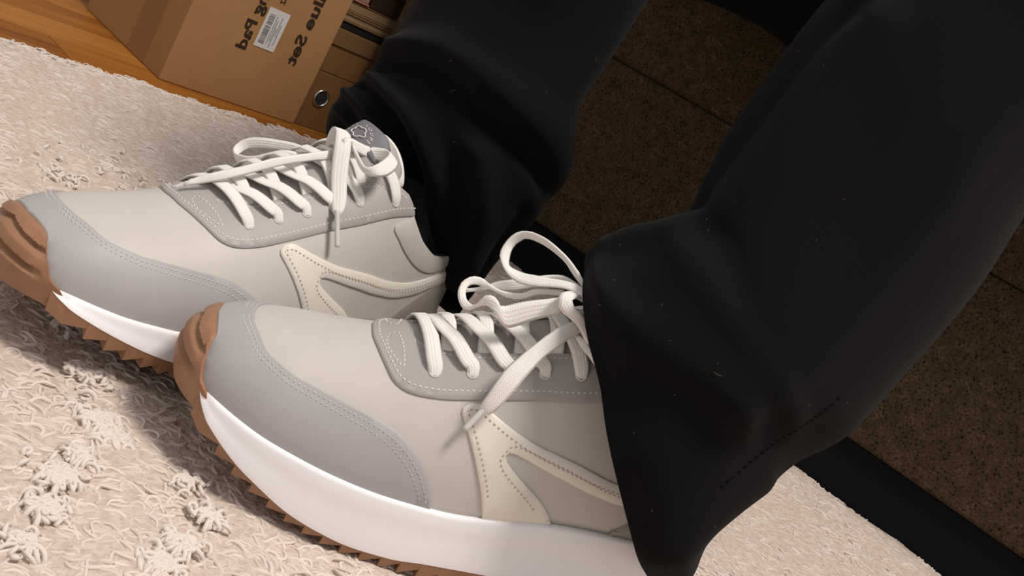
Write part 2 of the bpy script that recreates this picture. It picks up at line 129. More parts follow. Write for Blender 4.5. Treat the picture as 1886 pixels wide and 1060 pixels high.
M_thread = Mat('light_thread', (.62, .60, .58), .8).m
M_thread2 = Mat('tan_thread', (.42, .36, .29), .8).m
M_thread3 = Mat('grey_thread', (.50, .48, .50), .8).m
M_hole = Mat('dark_eyelet_hole', (.02, .02, .02), .9).m
M_plastic = Mat('clear_aglet_plastic', (.62, .61, .60), .25, .5).m
ml = Mat('white_lace_cotton', (.80, .775, .735), .8, .15)
uv = ml.n('ShaderNodeUVMap'); sx = ml.n('ShaderNodeSeparateXYZ'); ml.l(uv.outputs[0], sx.inputs[0])
def mth(m, op, a, b=None):
    x = m.n('ShaderNodeMath', operation=op)
    for i, q in enumerate((a, b)):
        if q is None: continue
        if isinstance(q, (int, float)): x.inputs[i].default_value = q
        else: m.l(q, x.inputs[i])
    return x.outputs[0]
# woven ribs: u across (0..1), v along in mm; chevrons
tri = mth(ml, 'PINGPONG', mth(ml, 'MULTIPLY', sx.outputs[0], 5.0), .5)
ch = mth(ml, 'SINE', mth(ml, 'MULTIPLY', mth(ml, 'ADD', mth(ml, 'MULTIPLY', tri, 1.6), sx.outputs[1]), 5.6))
rib = mth(ml, 'SINE', mth(ml, 'MULTIPLY', sx.outputs[0], 31.4))
hgt = mth(ml, 'ADD', mth(ml, 'MULTIPLY', ch, .35), mth(ml, 'MULTIPLY', rib, .5))
ml.bump(hgt, .4, .0003); M_lace = ml.m
mt = Mat('black_fleece', (.0056, .0056, .0056), .95, .06, Sheen_Weight=.03, Sheen_Roughness=.55); v = mt.coord()
mt.b.inputs['Sheen Tint'].default_value = (.75, .75, .78, 1)
mt.bump(noise(mt, v, 1300, 3), .35, .0006); M_trouser = mt.m
M_sock = Mat('dark_sock', (.014, .012, .013), .95).m
mc = Mat('brown_speckled_weave', (.1, .06, .03), .95, .08); v = mc.coord(scale=(1, 1, 1))
vo = mc.n('ShaderNodeTexVoronoi'); vo.inputs['Scale'].default_value = 290; vo.inputs['Randomness'].default_value = .9; mc.l(v, vo.inputs['Vector'])
n1 = noise(mc, v, 420, 4, .75); n2 = noise(mc, v, 90, 2, .5)
mixf = mth(mc, 'ADD', mth(mc, 'MULTIPLY', mth(mc, 'MINIMUM', vo.outputs['Distance'], .42), .55), mth(mc, 'MULTIPLY', mth(mc, 'ADD', mth(mc, 'MULTIPLY', n1, .8), mth(mc, 'MULTIPLY', n2, .3)), .6))
mc.color(mc.ramp(mixf, [(.36, (.004, .0025, .0015)), (.46, (.037, .0235, .012)), (.58, (.062, .041, .022)), (.72, (.14, .105, .068))]))
mc.bump(mixf, .8, .0014); M_couch = mc.m
M_black = Mat('black_plinth_cloth', (.0045, .0045, .0065), .85, .15); M_black.bump(noise(M_black, M_black.coord(), 500, 3), .3, .0006); M_black = M_black.m
def kraft(name, c, var=.12):
    m = Mat(name, c, .85, .1); v = m.coord(scale=(1, 1, 1)); f = noise(m, v, 9, 5, .6); g = noise(m, m.coord(scale=(60, 60, 400)), 4, 3)
    x = mth(m, 'ADD', mth(m, 'MULTIPLY', f, .7), mth(m, 'MULTIPLY', g, .3))
    m.color(m.ramp(x, [(.3, tuple(q*(1-var) for q in c)), (.7, tuple(q*(1+var) for q in c))])); m.bump(noise(m, v, 700, 2), .1, .0003); return m.m
M_kraft = kraft('kraft_cardboard', (.365, .195, .082)); M_kraft2 = kraft('dark_kraft_board', (.185, .092, .034))
M_ink = Mat('black_print', (.028, .017, .010), .8).m
M_label = Mat('white_label_paper', (.62, .60, .60), .6).m
M_bar = Mat('grey_print', (.20, .185, .18), .7).m
M_metal = Mat('steel_ring', (.75, .72, .68), .25, .5, Metallic=1.0).m
mw = Mat('orange_parquet', (.35, .15, .04), .6, .05); v = mw.coord(scale=(5, 90, 20))
oi = mw.n('ShaderNodeObjectInfo'); ad = mw.n('ShaderNodeVectorMath', operation='ADD'); mw.l(v, ad.inputs[0]); mw.l(oi.outputs['Random'], ad.inputs[1])
f = noise(mw, ad.outputs[0], 1.0, 5, .6); x = mth(mw, 'ADD', mth(mw, 'MULTIPLY', f, .75), mth(mw, 'MULTIPLY', oi.outputs['Random'], .28))
mw.color(mw.ramp(x, [(.25, (.15, .048, .007)), (.5, (.285, .105, .017)), (.8, (.40, .175, .040))])); M_wood = mw.m
M_gap = Mat('dark_floor_joint', (.05, .02, .008), .8).m
mr = Mat('ecru_rug_cotton', (.66, .55, .48), .9, .05); hi = mr.n('ShaderNodeHairInfo')
mr.color(mr.ramp(hi.outputs['Random'], [(0, (.60, .52, .465)), (.5, (.655, .575, .52)), (1, (.71, .635, .58))])); M_rug = mr.m
mr2 = Mat('rug_backing', (.42, .34, .28), .95, .05); v = mr2.coord(); mr2.bump(noise(mr2, v, 300, 4), .8, .003); mr2.color(mr2.ramp(noise(mr2, v, 250, 4), [(.3, (.50, .41, .35)), (.7, (.66, .56, .49))])); M_rugb = mr2.m
M_yarn = Mat('white_chenille_yarn', (.69, .63, .575), .9, .05).m

# ------------------------------------------------------------------ floor
zf = -.012
b1 = np.array([-.4405, 1.0801, zf]); yb = math.radians(51.7)
db = np.array([math.cos(yb), math.sin(yb), 0]); nb = np.array([math.sin(yb), -math.cos(yb), 0]); UZ = np.array([0, 0, 1.])
fl = box('floor', b1-db*2.2+nb*3.2+UZ*-.022, db*4.6, -nb*4.6, UZ*.014, M_gap); fl['kind'] = 'structure'
# parquet: rows along db; joint line seen at (-.532,1.010)
j0 = np.array([-.5316, 1.0103, zf]); pw, pl = .0735, .49
me0 = None
for r in range(-3, 16):
    for c in range(-3, 4):
        off = ((r*.37) % 1)*pl if r != 0 else 0
        s = c*pl+off
        if r < 0 and c > 0: continue
        V, Fc = box_geo((0, 0, -.008), (pl-.0008, 0, 0), (0, pw-.0008, 0), (0, 0, .008))
        if me0 is None:
            me0 = D.meshes.new('plank'); me0.from_pydata([tuple(a) for a in V], [], Fc); me0.materials.append(M_wood)
        p = D.objects.new('plank', me0); COL.objects.link(p)
        P = j0+db*s-nb*(r*pw-.0735)
        p.matrix_world = Matrix(((db[0], -nb[0], 0, P[0]), (db[1], -nb[1], 0, P[1]), (0, 0, 1, zf), (0, 0, 0, 1)))
        p.parent = fl
# ------------------------------------------------------------------ couch
cd = np.array([math.cos(math.radians(-27.09)), math.sin(math.radians(-27.09)), 0]); cn = np.array([-cd[1], cd[0], 0])   # along, backwards
c0 = np.array([-.2785, 1.2560, 0])
couch = empty('couch', 'dark brown speckled fabric couch on a black plinth behind the legs', 'couch', loc=tuple(c0+UZ*zf))
def cbox(name, a, bk, z0, z1, mat, bev=.004, sub=None):
    o = c0+cd*a[0]+cn*bk[0]; P0 = np.array([o[0], o[1], z0])-(c0+UZ*zf)
    ob = box(name, P0, cd*(a[1]-a[0]), cn*(bk[1]-bk[0]), UZ*(z1-z0), mat, couch)
    if bev: bevel(ob, bev, 3)
    return ob
cbox('plinth', (.012, 1.95), (.004, .82), zf, .050, M_black, .002)
cbox('front_panel', (0, 1.96), (-.003, .83), .0500, .2422, M_couch, .004)
cbox('seat_base', (0, 1.96), (-.005, .83), .2422, .3925, M_couch, .006)
cbox('seat_cushion', (.005, .975), (-.085, .66), .392, .47, M_couch, .03)  # unseen cushions; front overhang added to shade the rug along the plinth
cbox('seat_cushion', (.985, 1.955), (-.085, .66), .392, .47, M_couch, .03)
cbox('backrest', (0, 1.96), (.62, .86), .347, .86, M_couch, .04)
# plain wall behind the couch
wp = c0+cd*-1.6+cn*.90; wl = box('wall_back', np.array([wp[0], wp[1], zf]), cd*4.2, cn*.08, UZ*2.5, Mat('plain_plaster', (.55, .50, .44), .9, .1).m); wl['kind'] = 'structure'
wp = wp-cn*.012; bb_ = box('baseboard_back', np.array([wp[0], wp[1], zf]), cd*4.2, cn*.0118, UZ*.08, Mat('painted_wood', (.5, .45, .4), .5, .3).m, None, .003); bb_['kind'] = 'structure'
# black cloth hanging over the seat edge
def drape():
    V = []; prof = [(.30, .480), (.10, .478), (-.05, .478), (-.092, .462), (-.100, .43), (-.098, .38), (-.09, .345), (-.085, .318)]
    nu = 40
    for i in range(nu):
        u = i/(nu-1); a = .335+.42*u
        for k, (bk, z) in enumerate(prof):
            zz = z+(0 if k < 4 else (k-3)/4*(.012*math.sin(u*9)+(.05*math.exp(-(u/.04)**2)) -.0*u))
            w = .006*math.sin(a*70+k*.4)*(0 if k < 2 else 1)
            P = c0+cd*(a+(.0 if k < 4 else .004*k*math.sin(u*5)))+cn*(bk-abs(w)); V.append((P[0], P[1], zz))
    o = mesh('draped_cloth', V, grid_faces(nu, len(prof)), M_trouser); solid(o, .004, 1)
    tag(o, 'black cloth hanging over the front edge of the brown couch seat', 'cloth'); return o
drape()
# ------------------------------------------------------------------ cardboard box
bx = empty('cardboard_box', 'large brown cardboard box with mirrored black print on the parquet', 'box', loc=tuple(b1))
bl = box('carton', (0, 0, 0), db*.1825, -nb*.215, UZ*.30, M_kraft, bx, .0015)
for s in (0, 1):
    fl_ = box('flap', np.array([0, 0, .3005])+db*.001-nb*(.108*s+.001), db*.18, -nb*.105, UZ*.003, M_kraft, bx)
def text_mesh(txt, size, emb=.0):
    c = D.curves.new('t', 'FONT'); c.body = txt; c.size = size; c.offset = emb; c.resolution_u = 3
    o = D.objects.new('t', c); COL.objects.link(o); bpy.context.view_layer.update()
    m = o.evaluated_get(bpy.context.evaluated_depsgraph_get()).to_mesh()
    V = np.array([v.co[:] for v in m.vertices]).reshape(-1, 3); Fc = [tuple(p.vertices) for p in m.polygons]
    D.objects.remove(o); D.curves.remove(c); return V, Fc
def box_print(txt, al, z_end, zlen, cap):
    V, Fc = text_mesh(txt, 1, .03); tail, _ = text_mesh(txt.split(' ')[-1], 1, .03)
    wt = np.ptp(tail[:, 0]); sx_ = zlen/wt; capH = .70; sy = cap/capH
    x1 = V[:, 0].max()
    P = [db*(al-y*sy)+UZ*(z_end+(x1-x)*sx_)+nb*.0004 for x, y, _ in V]
    keep = [f for f in Fc if max(P[i][2] for i in f) < .298]
    return mesh('printed_text', P, keep, M_ink, bx, smooth=False)
box_print('Value Set', .1475, .0665, .0375, .0135)
box_print('Training Pad', .0795, .0635, .0345, .0130)
box_print('XZ', .101, .1265, .010, .006)
lab = box('shipping_label', db*.0862+UZ*.0725+nb*.0002, db*.0278, UZ*.0468, nb*.0005, M_label, bx)
lab['label'] = 'white barcode label on the box'
Vb, Fb = [], []
zz = .0775
while zz < .1135:
    w = random.choice((.0005, .0008, .0013, .0018)); V, Fc = box_geo(db*.0895+UZ*zz+nb*.0008, db*.0075, UZ*w, nb*.0001)
    if not (.0892 < zz < .0905 or .0985 < zz < .0998): Fb += [tuple(i+len(Vb) for i in f) for f in Fc]; Vb += V
    zz += w+random.choice((.0005, .0007, .001))
for k, (a, z0, z1) in enumerate(((.0995, .079, .112), (.1020, .083, .108), (.1040, .076, .099), (.1062, .090, .113), (.1085, .080, .104))):
    V, Fc = box_geo(db*a+UZ*z0+nb*.0008, db*.0008, UZ*(z1-z0), nb*.0001); Fb += [tuple(i+len(Vb) for i in f) for f in Fc]; Vb += V
bar = mesh('barcode', Vb, Fb, M_bar, lab, smooth=False)
# paper strip on the left face of the carton
box('packing_tape', -nb*.045+UZ*.001-db*.0006, -nb*.045, UZ*.298, db*.0005, kraft('glossy_tape', (.30, .155, .062)), bx)
# ------------------------------------------------------------------ stack of boxes and books beside the carton
q0 = b1+db*.1845-nb*.006
def sbox(name, a0, a1, dep, z0, z1, mat, parent=None, fwd=0, bev=.001):
    return box(name, q0+db*a0+nb*fwd+UZ*z0, db*(a1-a0), -nb*dep, UZ*(z1-z0), mat, parent, bev)
bd = empty('binder', 'brown box file lying flat with a steel finger ring, left of the couch', 'binder')
sbox('spine', 0, .098, .006, 0, .072, M_kraft2, bd); sbox('cover', 0, .098, .20, .0685, .072, M_kraft2, bd, -.0062); sbox('cover', 0, .098, .20, 0, .0035, M_kraft2, bd, -.0062)
sbox('paper_block', .003, .095, .19, .004, .068, M_label, bd, -.008)
def torus(name, c, n, r, t, mat, parent, seg=28, ring=8):
    n = np.array(n, float); n /= np.linalg.norm(n); a = np.cross(n, UZ) if abs(n[2]) < .9 else np.cross(n, (1, 0, 0)); a /= np.linalg.norm(a); b = np.cross(n, a); V = []
    for i in range(seg):
        th = 2*math.pi*i/seg; d = a*math.cos(th)+b*math.sin(th)
        for j in range(ring):
            ph = 2*math.pi*j/ring; V.append(np.array(c)+d*(r+t*math.cos(ph))+n*t*math.sin(ph))
    Fc = grid_faces(seg+1, ring, True); Fc = [tuple(i % (seg*ring) for i in f) for f in Fc]
    return mesh(name, V, Fc, mat, parent)
hc = q0+db*.0225+UZ*.0405
torus('finger_ring', hc+nb*.0006, nb, .0098, .0017, M_metal, bd)
th = [2*math.pi*i/24 for i in range(24)]
mesh('finger_hole', [hc+nb*.0008+(db*math.cos(t)+UZ*math.sin(t))*.0088 for t in th], [tuple(range(24))], M_hole, bd, smooth=False)
a = empty('document_box', 'plain brown kraft document box lying on the box file beside the couch', 'box')
sbox('carton', 0, .099, .20, .0725, .107, M_kraft2, a); sbox('lid', -.0005, .100, .202, .1072, .1285, kraft('tan_board', (.17, .095, .042)), a, .002)
def book(a1, z0, z1, cov, lab_, fwd, pages=(.55, .45, .33)):
    o = empty('book', lab_, 'book', group=None); sbox('cover', 0, a1, .16, z0, z1, cov, o, fwd, .0008)
    return o
o = empty('notebook', 'thin black notebook lying on the kraft document box', 'notebook'); sbox('cover', .0, .097, .18, .129, .1375, Mat('black_cover', (.012, .01, .01), .6).m, o, .001)
o = empty('book', 'tan paged book lying on the thin black notebook', 'book'); sbox('cover', .0, .096, .17, .138, .1395, kraft('tan_cover', (.20, .115, .055)), o, .003); sbox('page_block', .001, .094, .165, .1396, .1475, kraft('tan_pages', (.27, .18, .10)), o, .001); sbox('cover', .0, .096, .17, .1476, .149, kraft('tan_cover2', (.26, .15, .075)), o, .003)
o = empty('book', 'brown striped book in the middle of the stack beside the couch', 'book'); sbox('cover', .0, .095, .17, .1495, .152, kraft('brown_cover', (.20, .11, .05)), o, .002); sbox('page_block', .001, .093, .165, .1521, .162, kraft('beige_pages', (.25, .165, .09)), o, .001); sbox('cover', .0, .095, .17, .1621, .164, kraft('brown_cover2', (.22, .12, .055)), o, .002)
o = empty('tin_box', 'dark brown block resting near the top of the book stack', 'box'); sbox('body', .026, .094, .12, .1645, .186, Mat('dark_brown', (.03, .016, .009), .6).m, o, .003); sbox('lid', .025, .095, .122, .1862, .192, Mat('dark_brown_lid', (.035, .02, .012), .5).m, o, .004)
o = empty('book', 'reddish pink book edge at the top left of the stack', 'book'); sbox('cover', .0, .024, .14, .1645, .1665, kraft('rose_cover', (.36, .17, .13)), o, .004); sbox('page_block', .001, .023, .135, .1667, .176, kraft('rose_pages', (.30, .17, .12)), o, .002); sbox('cover', .0, .024, .14, .1762, .178, kraft('rose_cover2', (.36, .17, .13)), o, .004)

# ------------------------------------------------------------------ rug
e0 = np.array([-.4048, 1.0103, 0])                       # point of the rug edge
def rug_P(s, t): return e0+db*s+nb*t
rug = empty('rug', 'shaggy cream cotton rug under the sneakers reaching the couch plinth', 'rug', loc=tuple(e0+UZ*zf))
nx, ny = 150, 110; S = np.linspace(-1.0, .62, nx); T = np.linspace(.0, 1.30, ny); V = []
def rug_h(x, y):
    return .0022*np.sin(x*41+1.3*np.sin(y*23))*np.sin(y*37+x*9)+.0016*np.sin(x*97+y*61)
for s in S:
    for t in T:
        P = rug_P(s, t); sd_ = float((P[:2]-c0[:2])@cn[:2]); P = P-cn*max(0., sd_-.003)
        edge = min(t/.012, 1); V.append((P[0]-e0[0], P[1]-e0[1], .012-.0075+float(rug_h(P[0], P[1]))*.6-.004*(1-edge)))
ro = mesh('backing', V, grid_faces(nx, ny), M_rugb, rug, recalc=True, merge=.00005); solid(ro, .004)
def hair(name, pos, rad, mat, parent):
    k, m, _ = pos.shape
    hc = D.hair_curves.new(name); hc.add_curves([m]*k)
    hc.points.foreach_set('position', pos.reshape(-1).astype(np.float32)); hc.points.foreach_set('radius', rad.reshape(-1).astype(np.float32))
    o = D.objects.new(name, hc); COL.objects.link(o); hc.materials.append(mat); o.parent = parent; return o
def plinth_side(P): return (P[:, :2]-c0[:2])@cn[:2]
def strands(n, rmin, rmax, length, radius, lift):
    # roots spread evenly over the rug
    out = []; tot = 0
    while tot < n:
        s = rng.uniform(-.98, .60, n*2); t = rng.uniform(.0, 1.28, n*2); P = e0[None]+s[:, None]*db+t[:, None]*nb
        d = np.hypot(P[:, 0], P[:, 1]); ok = (d > rmin) & (d <= rmax) & (plinth_side(P) < .0) & (P[:, 1] > .12)
        P = P[ok]; out.append(P); tot += len(P)
        if len(out) > 60: break
    P = np.vstack(out)[:n]; k = len(P); m = 5
    clump = np.sin(P[:, 0]*190+3*np.sin(P[:, 1]*120))+np.sin(P[:, 1]*170+2*np.sin(P[:, 0]*140)); m = 7; pos = np.zeros((k, m, 3))
    ang = rng.uniform(0, 2*math.pi, k)*.6+clump*1.4; bend = rng.normal(0, 2.2, k); wob = rng.uniform(0, 6.3, k)
    L = length*rng.uniform(.55, 1.5, k)
    pos[:, 0] = P; pos[:, 0, 2] = -.0075+rug_h(P[:, 0], P[:, 1])*.6
    tilt = rng.uniform(.75, 1.25, k)
    for i in range(1, m):
        f = i/(m-1); a = ang+bend*f+.5*np.sin(wob+f*7); el = 1.35-2.1*f*tilt
        step = L/(m-1); pos[:, i] = pos[:, i-1]+np.stack([np.cos(a)*np.cos(el)*step, np.sin(a)*np.cos(el)*step, np.sin(el)*step*lift], 1)
    rad = radius*rng.uniform(.75, 1.2, (k, 1))*np.array([.9, 1.1, 1.1, 1.1, 1.05, .95, .6])[None]
    pos[:, :, 0] -= e0[0]; pos[:, :, 1] -= e0[1]; pos[:, :, 2] -= zf
    return pos, rad
a_, r_ = strands(230000, 0, .66, .0135, .00082, .60); b_, r2_ = strands(330000, .66, 1.7, .0135, .00082, .5)
pile = hair('pile', np.concatenate([a_, b_]), np.concatenate([r_, r2_]), M_rug, rug); pile['kind'] = 'stuff'
# fluffy white chenille tufts in rows
tp = []; tr = []
for (cx, cy, n, spread) in TUFTS:
    for k in range(int(n*5)):
        r_k = abs(rng.normal(0, spread*.8)); a0 = rng.uniform(0, 6.3); P = np.array([cx+r_k*math.cos(a0), cy+r_k*math.sin(a0)*.8, -.002]); a = rng.uniform(0, 6.3); bd_ = rng.normal(0, 3.); L = rng.uniform(.005, .010); Q = [P]
        for i in range(1, 8):
            f = i/7; el = 1.0-2.1*f; an_ = a+bd_*f; Q.append(Q[-1]+np.array([math.cos(an_)*math.cos(el), math.sin(an_)*math.cos(el), math.sin(el)])*L/7)
        tp.append(np.array(Q)); tr.append(np.full(8, rng.uniform(.0008, .0012)))
tp = np.array(tp)-np.array([e0[0], e0[1], zf]); tuft = hair('white_tufts', tp, np.array(tr), M_yarn, rug); tuft['kind'] = 'stuff'
# loose loops of yarn beside the near sole
def tube(name, P, r, mat, parent, n=48, ring=8):
    P = catmull(P, n); T = np.gradient(P, axis=0); T /= np.linalg.norm(T, axis=1)[:, None]; V = []
    ref = np.array([.3, .2, .93])
    for i in range(n):
        a = np.cross(T[i], ref); a /= np.linalg.norm(a); b = np.cross(T[i], a)
        rr = r if np.isscalar(r) else np.interp(i/(n-1), np.linspace(0, 1, len(r)), r)
        for j in range(ring): V.append(P[i]+rr*(a*math.cos(2*math.pi*j/ring)+b*math.sin(2*math.pi*j/ring)))
    Fc = grid_faces(n, ring, True)+[tuple(range(ring))[::-1], tuple((n-1)*ring+j for j in range(ring))]
    return mesh(name, V, Fc, mat, parent)
for L_ in LOOPS:
    P = np.array(L_)-np.array([e0[0], e0[1], zf]); tube('yarn_loop', P, .00135, M_yarn, rug)

# ------------------------------------------------------------------ sneakers
def pchip(xs,ys):
    xs=np.array(xs,float);ys=np.array(ys,float);h=np.diff(xs);d=np.diff(ys)/h
    m=np.zeros(len(xs)); m[0]=d[0];m[-1]=d[-1]
    for i in range(1,len(xs)-1):
        if d[i-1]*d[i]>0:
            w1=2*h[i]+h[i-1];w2=h[i]+2*h[i-1]; m[i]=(w1+w2)/(w1/d[i-1]+w2/d[i])
    def f(x):
        x=np.clip(np.asarray(x,float),xs[0],xs[-1]); i=np.clip(np.searchsorted(xs,x)-1,0,len(xs)-2)
        t=(x-xs[i])/h[i]
        return ys[i]*(1+2*t)*(1-t)**2+h[i]*m[i]*t*(1-t)**2+ys[i+1]*t*t*(3-2*t)+h[i]*m[i+1]*t*t*(t-1)
    return f
W=pchip([6.5,8,11,16,24,36,55,85,115,140,170,200,230,250,267,279,286,288],[4,10.5,17.5,25,33,40,46.5,51,52.5,52,49,45.5,42.5,39.5,34,26,16,4])
ZF=pchip([6.5,20,60,100,133,161,193,230,299],[40,38,32,29.5,31,35,42,46,50])
ZT=pchip([6.5,8,11,16,24,36,50,65,85,112,140,170,200,230,260,285,299],[46,50,55,59.7,63.8,68,72,75.5,81.5,93.5,107,122,138,146,148,146,135])
PE=pchip([6.5,30,85,115,150,180,210,299],[2.2,2.15,1.95,1.9,2.05,2.3,2.5,2.6])
def surf(x,s,off=0.):
    x=np.asarray(x,float);s=np.asarray(s,float)
    def P(x,s):
        a=np.abs(s)*np.pi/2;p=PE(x)
        y=W(x)*np.sign(s)*np.sin(a)**(2/p); z=ZF(x)+(ZT(x)-ZF(x))*np.maximum(np.cos(a),1e-9)**(2/p)
        return np.stack(np.broadcast_arrays(x,y,z),-1)
    q=P(x,s)
    if np.any(off):
        e=.6;es=.012
        du=P(np.clip(x+e,6.5,288),s)-P(np.clip(x-e,6.5,288),s); dv=P(x,np.clip(s+es,-1,1))-P(x,np.clip(s-es,-1,1))
        n=np.cross(du,dv); n/=np.linalg.norm(n,axis=-1,keepdims=True)+1e-12
        q=q+n*np.asarray(off)[...,None]
    return q

def loc(P):
    P = np.asarray(P, float); return np.stack([(150-P[..., 0])/1000, P[..., 1]/1000, P[..., 2]/1000], -1)
KS = 70.
def dens(poly, step, closed=True):
    P = np.array(poly, float)*np.array([1, KS]); out = []
    n = len(P)
    for i in range(n if closed else n-1):
        a, b = P[i], P[(i+1) % n]; k = max(1, int(round(np.linalg.norm(b-a)/step)))
        for j in range(k): out.append(a+(b-a)*j/k)
    if not closed: out.append(P[-1])
    return np.array(out)
def smooth_open(poly, step=2.0):
    P = np.array(poly, float)*np.array([1, KS]); L = np.linalg.norm(np.diff(P, axis=0), axis=1).sum()
    return catmull(P, max(4, int(L/step)))/np.array([1, KS])
def offset2d(P, d, closed=True):
    if closed: t = np.roll(P, -1, 0)-np.roll(P, 1, 0)
    else: t = np.gradient(P, axis=0)
    t /= np.linalg.norm(t, axis=1)[:, None]+1e-9; return P+np.stack([-t[:, 1], t[:, 0]], 1)*d
def area2(P): return .5*np.sum(P[:, 0]*np.roll(P[:, 1], -1)-np.roll(P[:, 0], -1)*P[:, 1])
def inpoly(pts, poly):
    x, y = pts[:, 0], pts[:, 1]; c = np.zeros(len(pts), bool); n = len(poly); j = n-1
    for i in range(n):
        xi, yi = poly[i]; xj, yj = poly[j]
        k = ((yi > y) != (yj > y)) & (x < (xj-xi)*(y-yi)/(yj-yi+1e-12)+xi); c ^= k; j = i
    return c
def panel(name, poly, h, mat, parent, base=0., bulge=0., step=2.2):
    B = dens(poly, step)
    if area2(B) < 0: B = B[::-1]
    I = offset2d(B, .7)
    lo, hi_ = B.min(0), B.max(0); gx, gy = np.meshgrid(np.arange(lo[0], hi_[0], 3.4), np.arange(lo[1], hi_[1], 3.0)); g = np.stack([gx.ravel(), gy.ravel()], 1)
    g = g[inpoly(g, I)]
    if len(g):
        dmin = np.min(np.linalg.norm(g[:, None]-I[None], axis=2), axis=1); g, dmin = g[dmin > 1.5], dmin[dmin > 1.5]
    n = len(I); allp = [Vector(p) for p in np.vstack([I, g])]
    r = geometry.delaunay_2d_cdt(allp, [], [list(range(n))], 1, 1e-5)
    Q = np.array([v[:] for v in r[0]]); orig = r[3]; mp = {}
    for k, o in enumerate(orig):
        for q in o: mp[q] = k
    hh = np.full(len(Q), base+h)
    if bulge:
        d = np.min(np.linalg.norm(Q[:, None]-I[None], axis=2), axis=1); hh = hh+bulge*(1-np.exp(-(d/5)**2))
    def ev(P, hgt): return surf(np.clip(P[:, 0], 6.5, 288), np.clip(P[:, 1]/KS, -1, 1), np.broadcast_to(hgt, (len(P),)))
    V = [ev(Q, hh), ev(B, base+h*.6), ev(B, base-.35)]; V = np.vstack(V); nq = len(Q); Fc = [tuple(f) for f in r[2]]
    for i in range(n):
        j = (i+1) % n; a, b = mp.get(i), mp.get(j)
        if a is None or b is None or a == b: continue
        Fc.append((nq+i, nq+j, b, a)); Fc.append((nq+n+i, nq+n+j, nq+j, nq+i))
    return auto(mesh(name, loc(V), Fc, mat, parent), 32)
def stitch(paths, parent, mat, h=1.5, pitch=2.7, ln=1.8, w=.42, name='stitching'):
    V, Fc = [], []
    for P in paths:
        P = np.array(P, float)
        Q = surf(np.clip(P[:, 0], 6.5, 288), np.clip(P[:, 1], -1, 1), np.full(len(P), h)); N = surf(np.clip(P[:, 0], 6.5, 288), np.clip(P[:, 1], -1, 1), np.full(len(P), h+1.))-Q
        L = np.r_[0, np.cumsum(np.linalg.norm(np.diff(Q, axis=0), axis=1))]
        t = .6
        while t+ln < L[-1]:
            a = np.array([np.interp(t, L, Q[:, k]) for k in range(3)]); b = np.array([np.interp(t+ln, L, Q[:, k]) for k in range(3)]); nn = np.array([np.interp(t, L, N[:, k]) for k in range(3)])
            d = b-a; d /= np.linalg.norm(d)+1e-9; s = np.cross(d, nn); s /= np.linalg.norm(s)+1e-9; m = (a+b)/2+nn*.32; k0 = len(V)
            V += [a-s*w*.6-nn*.25, a+s*w*.6-nn*.25, m-s*w, m+s*w, b-s*w*.6-nn*.25, b+s*w*.6-nn*.25]
            Fc += [(k0, k0+1, k0+3, k0+2), (k0+2, k0+3, k0+5, k0+4)]
            t += pitch
    o = mesh(name, loc(np.array(V)), Fc, mat, parent, recalc=False); o['kind'] = 'stuff'; return o
def ribbon_geo(A, B, th=1.5, m=7, endround=True):
    A, B = np.array(A, float), np.array(B, float); n = len(A); C = (A+B)/2; T = np.gradient(C, axis=0); T /= np.linalg.norm(T, axis=1)[:, None]+1e-9
    Wd = (B-A); N = np.cross(T, Wd); N /= np.linalg.norm(N, axis=1)[:, None]+1e-9
    for i in range(1, n):
        if N[i]@N[i-1] < 0: N[i] *= 1
    L = np.r_[0, np.cumsum(np.linalg.norm(np.diff(C, axis=0), axis=1))]
    V, UVs = [], []
    cs = np.linspace(0, 1, m); prof = np.sqrt(np.maximum(0, 1-(2*cs-1)**4))*.5*th
    loop = [(c, p) for c, p in zip(cs, prof)]+[(c, -p) for c, p in list(zip(cs, prof))[::-1][1:-1]]
    for i in range(n):
        for c, p in loop: V.append(A[i]*(1-c)+B[i]*c+N[i]*p); UVs.append((c, L[i]))
    k = len(loop); Fc = grid_faces(n, k, True)+[tuple(range(k)), tuple((n-1)*k+j for j in range(k))[::-1]]
    return V, Fc, UVs
def lace_mesh(name, ribs, parent, mat):
    V, Fc, UVs = [], [], []
    for A, B, th in ribs:
        v, f, u = ribbon_geo(A, B, th); k = len(V); Fc += [tuple(i+k for i in q) for q in f]; V += v; UVs += u
    me = D.meshes.new(name); me.from_pydata([tuple(map(float, p)) for p in loc(np.array(V))], [], Fc)
    uvl = me.uv_layers.new(name='UVMap')
    for lp in me.loops: uvl.data[lp.index].uv = UVs[lp.vertex_index]
    bm = bmesh.new(); bm.from_mesh(me); bmesh.ops.recalc_face_normals(bm, faces=bm.faces); bm.to_mesh(me); bm.free()
    return link(name, me, mat, parent)
CAP_E = [(30, 0), (31.2, .15), (35.3, .30), (40, .42), (47, .487), (55, .53), (65, .555), (75, .58), (85, .605), (94, .632), (102, .665), (110, .712), (118, .775), (125, .85), (130.5, .93), (133, 1.0)]
EYE_O = [(82.5, 0), (83, .10), (86, .21), (90.3, .32), (95.4, .415), (101, .463), (107, .485), (115, .495), (122, .497), (136, .495), (157, .50), (184, .537), (212, .566)]
EYE_I = [(99.5, 0), (102, .11), (110, .19), (120, .228), (134, .24), (155, .248), (172, .26), (185, .30), (197, .36), (205.7, .437)]
LOGO_O = [(158, 1.0), (151.5, .90), (147, .835), (139.5, .724), (133.6, .635), (129, .565), (128.2, .535), (130.5, .513), (135.5, .515), (140, .545), (150, .612), (163, .688), (175, .745), (188, .80), (200, .842), (211, .866), (226, .876), (243, .86), (264, .83), (280, .81)]
